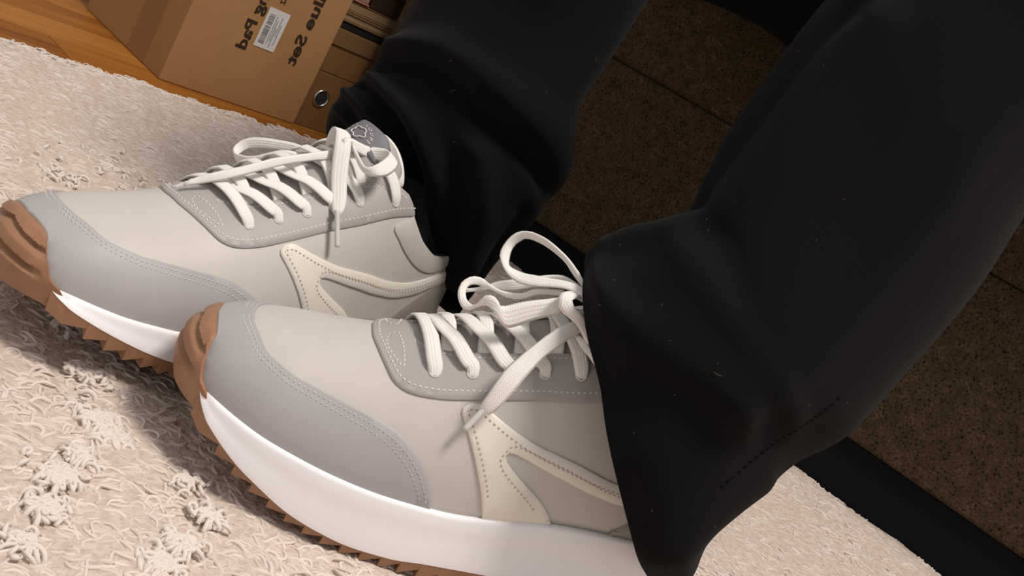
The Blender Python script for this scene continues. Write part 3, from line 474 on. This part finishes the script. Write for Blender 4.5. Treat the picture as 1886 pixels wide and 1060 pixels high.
LOGO_I = [(280, .846), (272, .868), (251, .895), (236, .918), (219, .926), (206, .912), (194, .886), (180, .834), (170, .788), (162, .75), (156.3, .728), (154.2, .735), (155.6, .762), (163, .822), (170, .87), (182, .945), (191, 1.0)]
HEEL_L = [(220, 1.0), (234, .951), (245, .917), (255, .885), (268, .86), (282, .848)]
COLLAR = [(205.7, .437), (211.6, .562), (219, .651), (227, .712), (241, .768), (254, .775), (270, .72), (278, .66), (285, .60)]
PAD_I = [(211, .568), (198.8, .605), (205, .68), (213, .745), (223.5, .80), (235, .832), (247, .835), (262, .80), (276, .74)]
EYELETS = [(112, .362), (128, .364), (143.5, .366), (158.5, .372), (174, .392), (196, .466)]
s_open_f = pchip([99.5, 102, 110, 120, 134, 155, 172, 185, 197, 205.7, 211.6, 219, 227, 241, 254, 270, 285, 297, 299], [0, .11, .19, .228, .24, .248, .26, .30, .36, .437, .562, .651, .712, .768, .775, .72, .62, .52, .5])
def mirror(P): return [(x, -s) for x, s in P]
def both(P): return [list(P), mirror(P)]
TR = [(98, 85.5, 13, 0, 4), (128, 97.5, 20, 0, 9), (150, 108.5, 23, 2, 11), (165, 118, 25, 6, 13), (175, 129, 28, 11, 16), (181.5, 138, 29, 14, 17), (186, 144.5, 25, 15, 15), (188.5, 147.5, 15, 8, 6)]
def tongue_P(t, r, off=0):
    k = np.arange(len(TR)); c = [np.interp(t, k, [q[i] for q in TR]) for i in range(5)]
    P = np.array([c[0]+c[3]*r*r, r*c[2], c[1]-c[4]*r*r])
    return P
def tongue_S(t, r, off):
    e = .02; a = tongue_P(t+e, r)-tongue_P(t-e, r); b = tongue_P(t, r+e)-tongue_P(t, r-e); n = np.cross(a, b); n /= np.linalg.norm(n)+1e-9
    if n[0] > 0: n = -n
    return tongue_P(t, r)+n*off
def make_shoe(Mx, label, key, zl_tab, zb_tab):
    root = empty('sneaker', label, 'sneaker', M=Mx, group='pair of grey lace-up sneakers')
    # ---- base upper
    xs = np.r_[np.linspace(6.5, 30, 16), np.linspace(33, 99.5, 22), np.linspace(101, 288, 60)]; ns = 34; V = []; Fc = []
    for side in (1, -1):
        k0 = len(V)
        for x in xs:
            so = float(s_open_f(x)) if x > 99.5 else 0.
            s = so+(1-so)*np.linspace(0, 1, ns)
            V += list(surf(np.full(ns, x), side*np.maximum(s, 1e-4)))
        Fc += grid_faces(len(xs), ns, base=k0)
    up = mesh('upper', loc(np.array(V)), Fc, M_vamp, root, merge=.00008); solid(up, .0022)
    # ---- dark lining inside the collar
    xs2 = np.linspace(196, 287, 34); V = []; Fc = []
    for side in (1, -1):
        k0 = len(V)
        for x in xs2:
            so = float(s_open_f(x)); s = so+(1-so)*np.linspace(-.012, .9, 14); V += list(surf(np.full(14, x), side*s, np.full(14, -3.2)))
        Fc += grid_faces(len(xs2), 14, base=k0)
    solid(mesh('collar_lining', loc(np.array(V)), Fc, M_lining, root), .0022)
    # ---- overlays
    ce = smooth_open(CAP_E); cap_half = np.array(ce); 
    lower = [(x, 1.0) for x in np.arange(130, 22, -6)]
    gb = smooth_open([(19.0, .99), (16.6, .80), (16.8, .60), (17.6, .42), (16.2, .2), (15.2, 0)], 2.0)
    half = list(map(tuple, cap_half))+lower+list(map(tuple, gb))
    cap_poly = half+[(x, -s) for x, s in half[::-1]][1:-1]
    panel('toe_cap', cap_poly, 1.3, M_grey, root)
    eo = smooth_open(EYE_O); ei = smooth_open(EYE_I)
    end = [(211.5, .54), (209.5, .50)]
    eye_poly = [(x, -s) for x, s in map(tuple, eo[::-1])][:-1]+list(map(tuple, eo))+end+list(map(tuple, ei[::-1]))+[(x, -s) for x, s in map(tuple, ei)][1:]+[(x, -s) for x, s in end[::-1]]
    panel('eyestay', eye_poly, 1.4, M_eyes, root)
    st_cap, st_eye, st_logo, st_heel = [], [], [], []
    for d in (2.3, 4.6):
        for sd in (1, -1):
            q = offset2d(ce*np.array([1, KS]), d if 1 else -d, False); q = q[2:-1]/np.array([1, KS*1.0]); st_cap.append([(x, sd*s) for x, s in q if abs(s) < .99])
    for sd in (1, -1):
        q = offset2d(eo*np.array([1, KS]), -3.0 if 0 else 3.0, False)/np.array([1, KS]); 
        q2 = offset2d(eo*np.array([1, KS]), -3.0, False)/np.array([1, KS]); use = q if q[len(q)//2, 1] < eo[len(eo)//2, 1] else q2
        st_eye.append([(x, sd*s) for x, s in use])
        qi = offset2d(ei*np.array([1, KS]), 2.4, False)/np.array([1, KS]); qi2 = offset2d(ei*np.array([1, KS]), -2.4, False)/np.array([1, KS]); use = qi if qi[len(qi)//2, 1] > ei[len(ei)//2, 1] else qi2
        st_eye.append([(x, sd*s) for x, s in use[4:]])
        st_eye.append([(x, sd*s) for x, s in catmull([(93.5, .05), (89.5, .10), (89.5, .18), (93.5, .27), (98.5, .345)], 30)])
        st_eye.append([(x, sd*s) for x, s in catmull([(93.5, .05), (95.5, .13), (97.5, .24), (98.8, .345)], 30)])
    for sd in (1, -1):
        lo_ = smooth_open(LOGO_O); li = smooth_open(LOGO_I)
        P = list(map(tuple, lo_))+list(map(tuple, li))
        panel('side_emblem', [(x, sd*s) for x, s in P], 1.5, M_cream, root, base=.0)
        a = np.array(P)*np.array([1, KS]); q = offset2d(a, -2.1 if area2(a) < 0 else 2.1)/np.array([1, KS]); nl = len(lo_)
        st_logo.append([(x, sd*s) for x, s in q[3:nl-2] if s < .97]); st_logo.append([(x, sd*s) for x, s in q[nl+3:-3] if s < .97])
        hl = smooth_open(HEEL_L); hp = list(map(tuple, hl))+[(286.5, .85), (287, 1.0), (275, 1.0), (250, 1.0)]
        panel('heel_counter', [(x, sd*s) for x, s in hp], 1.2, M_heel, root)
        q = offset2d(hl*np.array([1, KS]), 3, False)/np.array([1, KS]); q = q if q[3, 1] > hl[3, 1] else offset2d(hl*np.array([1, KS]), -3, False)/np.array([1, KS]); st_heel.append([(x, sd*s) for x, s in q if s < .985])
        co = smooth_open(COLLAR)[5:]; pi_ = smooth_open(PAD_I)
        panel('collar_pad', [(x, sd*s) for x, s in list(map(tuple, pi_))+[(280, .70)]+list(map(tuple, co[::-1]))[3:]], .8, M_vamp, root, base=.3, bulge=2.6)
    stitch(st_cap, root, M_thread3, 1.35, 2.5, 1.7); stitch(st_eye, root, M_thread, 1.45); stitch(st_logo, root, M_thread2, 1.6, 2.6, 1.9, .3); stitch(st_heel, root, M_thread, 1.3, 2.0, .9, .3)
    # ---- tongue
    V = []; nt_, nr_ = 44, 19
    for i in range(nt_):
        for j in range(nr_): V.append(tongue_P(i/(nt_-1)*(len(TR)-1), -1+2*j/(nr_-1)))
    tg = mesh('tongue', loc(np.array(V)), grid_faces(nt_, nr_), M_eyes, root, recalc=False)
    sm = tg.modifiers.new('s', 'SMOOTH'); sm.iterations = 4; solid(tg, .006, 0); bevel(tg, .0015, 2)
    # label patch, emblem and lettering on the tongue top
    V = []
    for i in range(14):
        for j in range(15): V.append(tongue_S(4.7+2.15*i/13, -.64+1.28*j/14, 3.4))
    lb = mesh('tongue_label', loc(np.array(V)), grid_faces(14, 15), M_labelgrey, tg, recalc=False); solid(lb, .0006, 0); lb['label'] = 'slate grey woven tongue label'
    def onlab(a, b, off=4.0):           # a across (mm), b up from emblem centre (mm)
        t = 5.35+b/9.2; return tongue_S(np.clip(t, 4, 6.95), np.clip(a/27., -1, 1), off)
    sc = []
    for i in range(61):
        t_ = 2*math.pi*i/60; rr = 3.5+1.3*abs(math.sin(2.5*t_+.3)); sc.append(onlab(rr*math.sin(t_), rr*math.cos(t_)*.9))
    tube('emblem_outline', loc(np.array(sc)), .00042, M_thread, lb, 90, 6)
    Vt, Ft = [], []
    for k, chh in enumerate('APT FOUNE'):
        if chh == ' ': continue
        v, f = text_mesh(chh, 3.0, .06); cx_ = (v[:, 0].min()+v[:, 0].max())/2; ang = math.radians(-95+k*24.5); k0 = len(Vt)
        for x, y, _ in v:
            lx, ly = -(x-cx_), y+7.0; Vt.append(onlab(lx*math.cos(ang)+ly*math.sin(ang), (-lx*math.sin(ang)+ly*math.cos(ang))*.8))
        Ft += [tuple(i+k0 for i in q) for q in f]
    if Vt: mesh('label_lettering', loc(np.array(Vt)), Ft, M_thread, lb, smooth=False, recalc=False)
    # ---- midsole
    zl = pchip(*zip(*zl_tab)); zb = pchip(*zip(*zb_tab))
    xs_ = np.r_[np.arange(18.5, 60, 1.0), np.arange(60, 276, 1.5), np.linspace(276, 288, 14)]
    def ring_pts(xs_, off):
        x = np.r_[xs_, xs_[::-1]]; sg = np.r_[np.ones(len(xs_)), -np.ones(len(xs_))]; P = np.stack([x, W(x)*sg], 1); T_ = np.gradient(P, axis=0); T_ /= np.linalg.norm(T_, axis=1)[:, None]+1e-9
        N_ = np.stack([-T_[:, 1], T_[:, 0]], 1); N_ = np.where((N_[:, 1]*sg < 0)[:, None] & (abs(N_[:, 1]) > .15)[:, None], -N_, N_)
        mid = len(xs_); N_[mid-3:mid+3] = np.where(N_[mid-3:mid+3, :1] < 0, -N_[mid-3:mid+3], N_[mid-3:mid+3])
        return P+N_*off, x
    rows = []; zf_ = lambda x: ZF(x)
    for off, fz in ((-4, lambda a, b: a-.5), (1.2, lambda a, b: a+.9), (2.4, lambda a, b: a+.3), (3.0, lambda a, b: a-1.2), (3.2, lambda a, b: a*.7+b*.3), (3.9, lambda a, b: a*.4+b*.6), (5.2, lambda a, b: a*.12+b*.88), (5.2, lambda a, b: b), (-6, lambda a, b: b)):
        P, x = ring_pts(xs_, 0); P, x = ring_pts(xs_, 1.0); fade = np.clip((x-14)/16, .3, 1); P0, _ = ring_pts(xs_, 0)
        Pn = P0+(P-P0)*(off*fade)[:, None]; a = ZF(x); b = np.minimum(zl(x), a-.2); z = fz(a, b) if True else 0
        rows.append(np.stack([Pn[:, 0], Pn[:, 1], z], 1))
    A_ = np.stack(rows, 1); n_ = A_.shape[0]
    mid_ = mesh('midsole', loc(A_.reshape(-1, 3)), grid_faces(n_, A_.shape[1]), M_mid, root); auto(mid_, 50)
    # ---- gum outsole with saw-tooth lugs
    per = 9.35; xo = np.sort(np.r_[np.arange(14, 287.5, .9), np.array([28.6+per*k+e for k in range(29) for e in (-.02, .02)])]); xo = xo[(xo >= 22) & (xo <= 287.9)]
    P0, x = ring_pts(xo, 0); P1, _ = ring_pts(xo, 1.); N_ = P1-P0; a = ZF(x); top = np.minimum(zl(x), a-.2); fr = ((x-28.6) % per)/per; bot = zb(x)
    lug = np.where(x > 28.6, bot+(np.minimum(top-1.2, bot+5.4)-bot)*fr**.9, bot)
    fade = np.clip((x-14)/16, .3, 1)
    rows = [np.stack([*(P0+N_*(o*fade)[:, None]).T, z], 1) for o, z in ((1, top+.6), (4.7, top+.25), (5.0, top-.4), (4.6, lug), (-14, lug))]
    base_ = np.stack([x, np.zeros(len(x)), lug], 1); rows.append(base_)
    A_ = np.stack(rows, 1); os_ = mesh('outsole', loc(A_.reshape(-1, 3)), grid_faces(A_.shape[0], A_.shape[1]), M_gum, root); auto(os_, 25)
    # ---- gum toe bumper with ridges
    cx0 = 36.; phs = np.radians(np.linspace(-80, 80, 109)); nz = 64; V = []
    def height(x, y):
        w = float(W(x))
        if abs(y) >= w: return -1
        p = float(PE(x)); return float(ZF(x))+(float(ZT(x))-float(ZF(x)))*(1-(abs(y)/w)**p)**(1/p)
    def rad_at(ph, z):
        lo_, h_ = 2., 44.
        for _ in range(24):
            m_ = (lo_+h_)/2; x = cx0-m_*math.cos(ph); y = m_*math.sin(ph)
            if x > 6.55 and height(x, y) >= z: lo_ = m_
            else: h_ = m_
        return lo_
    for ph in phs:
        dg = abs(math.degrees(ph)); zt_ = float(np.interp(dg, [0, 20, 38, 46, 51, 56, 61, 66, 70, 75, 80], [60, 59.8, 58.6, 57, 52.5, 47, 41.5, 39.5, zl(21)+.3, zl(25.5)+.2, zl(30)])); zbm = float(np.interp(dg, [0, 60, 80], [zb(14)+1.5, zb(19)+.5, zb(28)+.3]))
        for k in range(nz):
            u = k/(nz-1); z = zt_+(zbm-zt_)*u; zc = max(z, float(ZF(18))+1.5); r = rad_at(ph, zc if dg > 62 else min(zc, zt_))
            under = max(0, zc-z); prot = 3.4*min(1, u/.03)-.010*under**2-.16*under
            zz = z+.095*dg; f_ = ((61.6-zz) % 9.)/9.
            val = np.clip((f_-.50)/.10, 0, 1)*np.clip((1.0-f_)/.30, 0, 1) if zz > 42.5 else 0.
            amp = 2.9*np.clip((56-dg)/12, 0, 1)
            q = r+prot-amp*val
            if u == 0: q = r+.3
            V.append((cx0-q*math.cos(ph), q*math.sin(ph), z))
    V = np.array(V); nb_ = len(V); V = np.vstack([V, [[34, 0, zb(21)+1]]]); Fc = grid_faces(109, nz)+[((i+1)*nz-1, (i+2)*nz-1, nb_) for i in range(108)]
    auto(mesh('toe_bumper', loc(V), Fc, M_gum, root, recalc=True), 40)
    # ---- eyelets
    for sd in (1, -1):
        for x, s in EYELETS:
            c = surf(x, sd*s, np.array(1.45)); n = surf(x, sd*s, np.array(2.45))-c; c_, n_2 = loc(c), loc(c+n)-loc(c)
            ey = torus('eyelet', c_, n_2, .0024, .0005, M_thread, root, 18, 6)
            th_ = [2*math.pi*i/14 for i in range(14)]; nn = n_2/np.linalg.norm(n_2); a1 = np.cross(nn, UZ); a1 /= np.linalg.norm(a1); b1_ = np.cross(nn, a1)
            mesh('eyelet_hole', [c_+nn*.00015+(a1*math.cos(t)+b1_*math.sin(t))*.0022 for t in th_], [tuple(range(14))], M_hole, ey, smooth=False)
    # ---- laces
    ribs = []; DXN = [9, 19, 21, 21, 12, 12]; DXF = [13, 20, 21, 20, 14, 18]
    def bar(path, w, th=1.5, n=26):
        P = np.array(path, float); Q = catmull(P, n); hq = Q[:, 2]; C_ = surf(Q[:, 0], Q[:, 1], hq); N_ = surf(Q[:, 0], Q[:, 1], hq+1)-C_; T_ = np.gradient(C_, axis=0); wd = np.cross(T_, N_); wd /= np.linalg.norm(wd, axis=1)[:, None]
        ww = np.full(n, w); ww[-5:] = w*np.array([.98, .94, .85, .7, .5]); ribs.append((C_-wd*ww[:, None]/2, C_+wd*ww[:, None]/2, th))
    for i, (x, s) in enumerate(EYELETS):
        last = i == 5
        bar([(x+3, s-.10, -1.2), (x+3.3, s-.16, 1.2), (x+3.6, 0, 4.2 if key == 'n' else 6.6), (x+4, -.2, 4.6 if key == 'n' else 6.0), (x+3, -s+.06, 3.0), (x+1, -s, .6)], 7.2)
        if i == 0: bar([(x-8.5, -s, .8), (x-8, -.2, 4.2), (x-6.5, 0, 5.2), (x-4, .17, 5.0), (x-2, .28, 4.0), (x-.5, s-.03, 2.8), (x+.5, s+.026, .5)], 7.4)
        else:
            dx = (DXN if key == 'n' else DXF)[i]
            bar([(x-dx*1.12, -.28, 2.2), (x-dx, -.08, 5.0 if key == 'n' else 3.0), (x-dx*.82, .08, 6.0 if key == 'n' else 3.6), (x-dx*.5, .19, 5.8 if key == 'n' else 4.6), (x-dx*.2, .295, 4.2), (x-.5, s-.03, 2.8), (x+.5, s+.026, .5)], 7.6)
    for nm, A, B in BOW[key]: ribs.append((A, B, 1.7 if nm != 'knot' else 2.6))
    lc = lace_mesh('lace', ribs, root, M_lace)
    lc['label'] = 'white flat woven lace tied in a bow'
    for a, b in AGL[key]:
        a, b = np.array(a), np.array(b); pts = [a-(b-a)*.12, a, (a+b)/2, b]
        tube('aglet', loc(np.array(pts)), .0014, M_plastic, lc, 14, 10)
    return root
M_labelgrey = leather('slate_label', (.17, .165, .185), .6)
near = make_shoe(MN, 'grey sneaker nearest the camera, its upright bow against the trouser hem', 'n',
  [(14, 40), (19.5, 38.6), (25, 32.5), (33.6, 26), (46.7, 18.5), (60.7, 12.5), (76, 7), (91, 4), (106, 2.6), (125, 3.4), (144, 6.6), (170, 9), (200, 11), (299, 16)],
  [(14, 26), (21, 25), (30, 20.5), (38, 16.5), (48, 12.3), (58, 8), (68, 4.5), (77, 2), (90, -1), (110, -3), (150, -3), (240, -2), (299, 3)])
far = make_shoe(MF, 'grey sneaker standing farther back beside the cardboard box, tongue label showing', 'f',
  [(14, 41), (19, 39), (25, 34.6), (32, 31), (40.6, 27.6), (49.6, 24.5), (59.4, 21.3), (72, 18), (83, 16), (110, 14), (200, 15), (299, 19)],
  [(14, 29), (21, 27.5), (31, 22.8), (40, 19), (48.7, 16), (58, 13), (67, 10.7), (77, 8.5), (90, 6), (110, 3.5), (150, 2), (240, 2), (299, 6)])

# ------------------------------------------------------------------ person: seated, black sweatpants
person = empty('person', 'person seated on the brown couch, black sweatpants over grey sneakers', 'person', loc=(.02, .58, 0))
po = np.array([.02, .58, 0])
def leg(name, rings, extra, folds, seed):
    rings = [np.array(r) for r in rings]
    C = [(r[0]+r[2])/2 for r in rings]; A = [(r[2]-r[0])/2 for r in rings]; B = [r[1]-c for r, c in zip(rings, C)]
    for c, a, b in extra: C.append(np.array(c)); A.append(np.array(a)); B.append(np.array(b))
    nr = len(C); nv = 150; nu = 120
    tt = np.linspace(0, nr-1, nv)
    def itp(X):
        X = np.array(X); Q = np.vstack([2*X[0]-X[1], X, 2*X[-1]-X[-2]]); out = []
        for t in tt:
            i = min(int(t), nr-2); u = t-i; p0, p1, p2, p3 = Q[i:i+4]; out.append(.5*(2*p1+(p2-p0)*u+(2*p0-5*p1+4*p2-p3)*u*u+(3*p1-p0-3*p2+p3)*u**3))
        return np.array(out)
    Ci, Ai, Bi = itp(C), itp(A), itp(B); V = np.zeros((nv, nu, 3))
    th = np.linspace(0, 2*math.pi, nu, endpoint=False)      # 0 = R, pi = L, pi/2 = front
    r0 = np.random.default_rng(seed); ph = r0.uniform(0, 6.28, 8)
    for i in range(nv):
        t = tt[i]; ct, st = np.cos(th), np.sin(th); ex = 1.0
        P = Ci[i]+np.sign(ct)[:, None]*(np.abs(ct)**ex)[:, None]*Ai[i]+np.sign(st)[:, None]*(np.abs(st)**.85)[:, None]*Bi[i]
        V[i] = P
    # normals
    du = np.roll(V, -1, 1)-np.roll(V, 1, 1); dv = np.gradient(V, axis=0); N = np.cross(du, dv); N /= np.linalg.norm(N, axis=2)[..., None]+1e-9
    out = np.sign(np.sum(N*(V-Ci[:, None]), axis=2).mean()); N *= out
    # u: 0 at L, 1 at R along the front
    u = 1-th/math.pi                                         # front: th in (0,pi) -> u (1..0)
    Uu = np.broadcast_to(u, (nv, nu)); Tt = np.broadcast_to(tt[:, None], (nv, nu)); H = np.zeros((nv, nu))
    H += .0012*np.sin(Tt*2.1+3*np.sin(th*1.0+ph[0])[None]+ph[1])*np.sin(th*2+ph[2])[None]
    for poly, amp, wd in folds:
        P = np.array(poly, float); best = np.full((nv, nu), 9.)
        sgn = np.ones((nv, nu))
        K = np.array([1.0, .16])
        for a, b in zip(P[:-1], P[1:]):
            a_, b_ = a*K, b*K; d = b_-a_; qx = np.stack([Uu*K[0], Tt*K[1]], -1)-a_; s = np.clip((qx@d)/(d@d), 0, 1); dist = np.linalg.norm(qx-s[..., None]*d, axis=-1); best = np.minimum(best, dist)
        H += amp*np.exp(-(best/wd)**2)
    H *= np.clip(Uu/.10, 0, 1)
    V = V+N*H[..., None]
    o = mesh(name, (V-po).reshape(-1, 3), grid_faces(nv, nu, True), M_trouser, person); solid(o, .0022, -1)
    return o, V
nr_last = [np.array(p) for p in NR[-1]]; fr_last = [np.array(p) for p in FR[-1]]
back = np.array([.4555, .890, 0])
def thigh(last, hipc, kneez):
    c = (last[0]+last[2])/2; a = (last[2]-last[0])/2; b = last[1]-c; ah = np.array([cd[0], cd[1], 0])*.100
    k1 = np.array([c[0]+.015, c[1]+.01, kneez-.03]); k2 = np.array([c[0], c[1], kneez])*.75+np.array(hipc)*.25
    return [(k1, a*.5+ah*.5+UZ*.0, b*.55+UZ*.04-back*.03), (k2, ah, UZ*.08-back*.01), (np.array(k2)*.5+np.array(hipc)*.5+UZ*.005, ah*1.1, UZ*.10), (hipc, ah*1.1, UZ*.105)]  # unseen thighs, thickened to block lamp light from the rug between the legs
hipn = np.array([.33, 1.12, .60]); hipf = np.array([.14, 1.20, .60])
NF = [([(.02, .4), (.10, 2.2), (.22, 4), (.30, 6), (.36, 8)], .008, .05), ([(.02, 1.6), (.08, 4), (.16, 6), (.22, 8)], -.007, .05),
      ([(.62, 3.0), (.62, 5), (.64, 7), (.66, 10)], .0035, .05),
      ([(.30, 1.2), (.45, 2.2), (.62, 3.0)], .005, .07),
      ([(.25, 3.2), (.45, 3.4), (.7, 4.0)], .003, .06),
      ([(.13, 3.2), (.26, 5.2), (.38, 8)], -.004, .05),
      ([(.80, .3), (.82, 1.5), (.86, 3)], .004, .06),
      ([(.45, .1), (.52, 1.2), (.56, 2.2)], -.004, .07)]
FF = [([(.05, 5.0), (.3, 5.6), (.6, 5.3), (.93, 5.2)], .009, .075), ([(.1, 4.3), (.4, 4.7), (.8, 4.6)], -.006, .06),
      ([(.15, 3.7), (.35, 3.1), (.5, 2.2), (.6, 1.0)], .009, .055), ([(.02, 2.8), (.2, 2.4), (.38, 1.5), (.5, .4)], .008, .045), ([(.1, 3.3), (.28, 2.8), (.44, 1.8), (.55, .6)], -.007, .04),
      ([(.05, 1.9), (.2, 1.5), (.36, .6)], .006, .04), ([(.55, 3.6), (.66, 2.6), (.72, 1.4), (.74, .2)], .009, .06), ([(.8, 3.4), (.86, 2.0), (.9, .8)], -.005, .06), ([(.5, 8), (.6, 9), (.7, 10)], .004, .08)]
leg_n, VN = leg('trouser_leg', NR, thigh(nr_last, hipn, .50), NF, 3)
leg_f, VF = leg('trouser_leg', FR, thigh(fr_last, hipf, .47), FF, 5)
# stitched side seam on the nearer trouser leg
def on_leg(V, u, t, nrtot):
    nv, nu = V.shape[:2]; i = t/(nrtot-1)*(nv-1); j = (1-u)*math.pi/(2*math.pi)*nu; i0 = int(min(i, nv-2)); j0 = int(j); f, g = i-i0, j-j0
    return (V[i0, j0 % nu]*(1-f)+V[i0+1, j0 % nu]*f)*(1-g)+(V[i0, (j0+1) % nu]*(1-f)+V[i0+1, (j0+1) % nu]*f)*g
sv, sf = [], []
cvw = np.array([0, 0, CAM['h']/1000])
for k in range(22):
    t = 2.2+k*.13; P = on_leg(VN, .70+.05*math.sin(t*.5), t, 15); Q = on_leg(VN, .70+.05*math.sin(t*.5)+.004, t+.07, 15); nrm = cvw-P; nrm /= np.linalg.norm(nrm); d = (Q-P); s_ = np.cross(d, nrm); s_ /= np.linalg.norm(s_); k0 = len(sv)
    sv += [P-s_*.0004, P+s_*.0004, (P+Q)/2+nrm*.0006-s_*.0003, (P+Q)/2+nrm*.0006+s_*.0003, Q-s_*.0004, Q+s_*.0004]; sf += [(k0, k0+1, k0+3, k0+2), (k0+2, k0+3, k0+5, k0+4)]
o = mesh('seam_stitching', np.array(sv)-po, sf, Mat('black_thread', (.0036, .0036, .0036), 1.0, .0).m, leg_n); o['kind'] = 'stuff'
# pale lint caught on the fleece
lv, lf = [], []
for k in range(34):
    V_ = VN if k < 22 else VF; u, t = rng.uniform(.12, .85), rng.uniform(.6, 7.5); P = on_leg(V_, u, t, 15); nrm = cvw-P; nrm /= np.linalg.norm(nrm); a = np.cross(nrm, rng.normal(size=3)); a /= np.linalg.norm(a); b = np.cross(nrm, a); ln_ = rng.choice([.0004, .0006, .0018]); k0 = len(lv)
    cv = rng.uniform(-.5, .5)
    for q in (-1, 0, 1):
        c = P+nrm*.0009+a*q*ln_+b*cv*ln_*q*q; lv += [c-b*.00012, c+b*.00012]
    lf += [(k0, k0+1, k0+3, k0+2), (k0+2, k0+3, k0+5, k0+4)]
o = mesh('lint', np.array(lv)-po, lf, Mat('pale_lint', (.085, .083, .08), .9).m, leg_n); o['kind'] = 'stuff'
# body: shins, thighs and hips inside the trousers, one skin surface
def sneaker_pt(Mx, P): return np.array((Matrix(Mx) @ Vector(loc(np.array(P)).tolist()))[:])
an, af = sneaker_pt(MN, (250, 0, 118)), sneaker_pt(MF, (250, 0, 118))
kn = (nr_last[0]+nr_last[2])/2+UZ*.055; kf = (fr_last[0]+fr_last[2])/2+UZ*.07
pel = (hipn+hipf)/2+UZ*.02
pts = [pel, hipn, hipf, kn, kf, an+UZ*.04, af+UZ*.04]
me = D.meshes.new('body'); me.from_pydata([tuple(p-po) for p in pts], [(0, 1), (0, 2), (1, 3), (2, 4), (3, 5), (4, 6)], [])
bo = link('body', me, Mat('skin', (.45, .27, .19), .6).m, person, smooth=False); sk = bo.modifiers.new('skin', 'SKIN')
for vtx, r in zip(me.skin_vertices[0].data, (.09, .07, .07, .05, .05, .030, .030)): vtx.radius = (r, r)
me.skin_vertices[0].data[0].use_root = True; ss_ = bo.modifiers.new('sub', 'SUBSURF'); ss_.levels = 2; ss_.render_levels = 2
for Mx, ank in ((MN, an), (MF, af)):
    q = [sneaker_pt(Mx, (244, 0, 70)), sneaker_pt(Mx, (246, 0, 88)), sneaker_pt(Mx, (248, 0, 104)), ank+UZ*.006]
    tube('sock', np.array(q)-po, [.031, .031, .029, .028], M_sock, person, 20, 20)
bpy.context.view_layer.update()
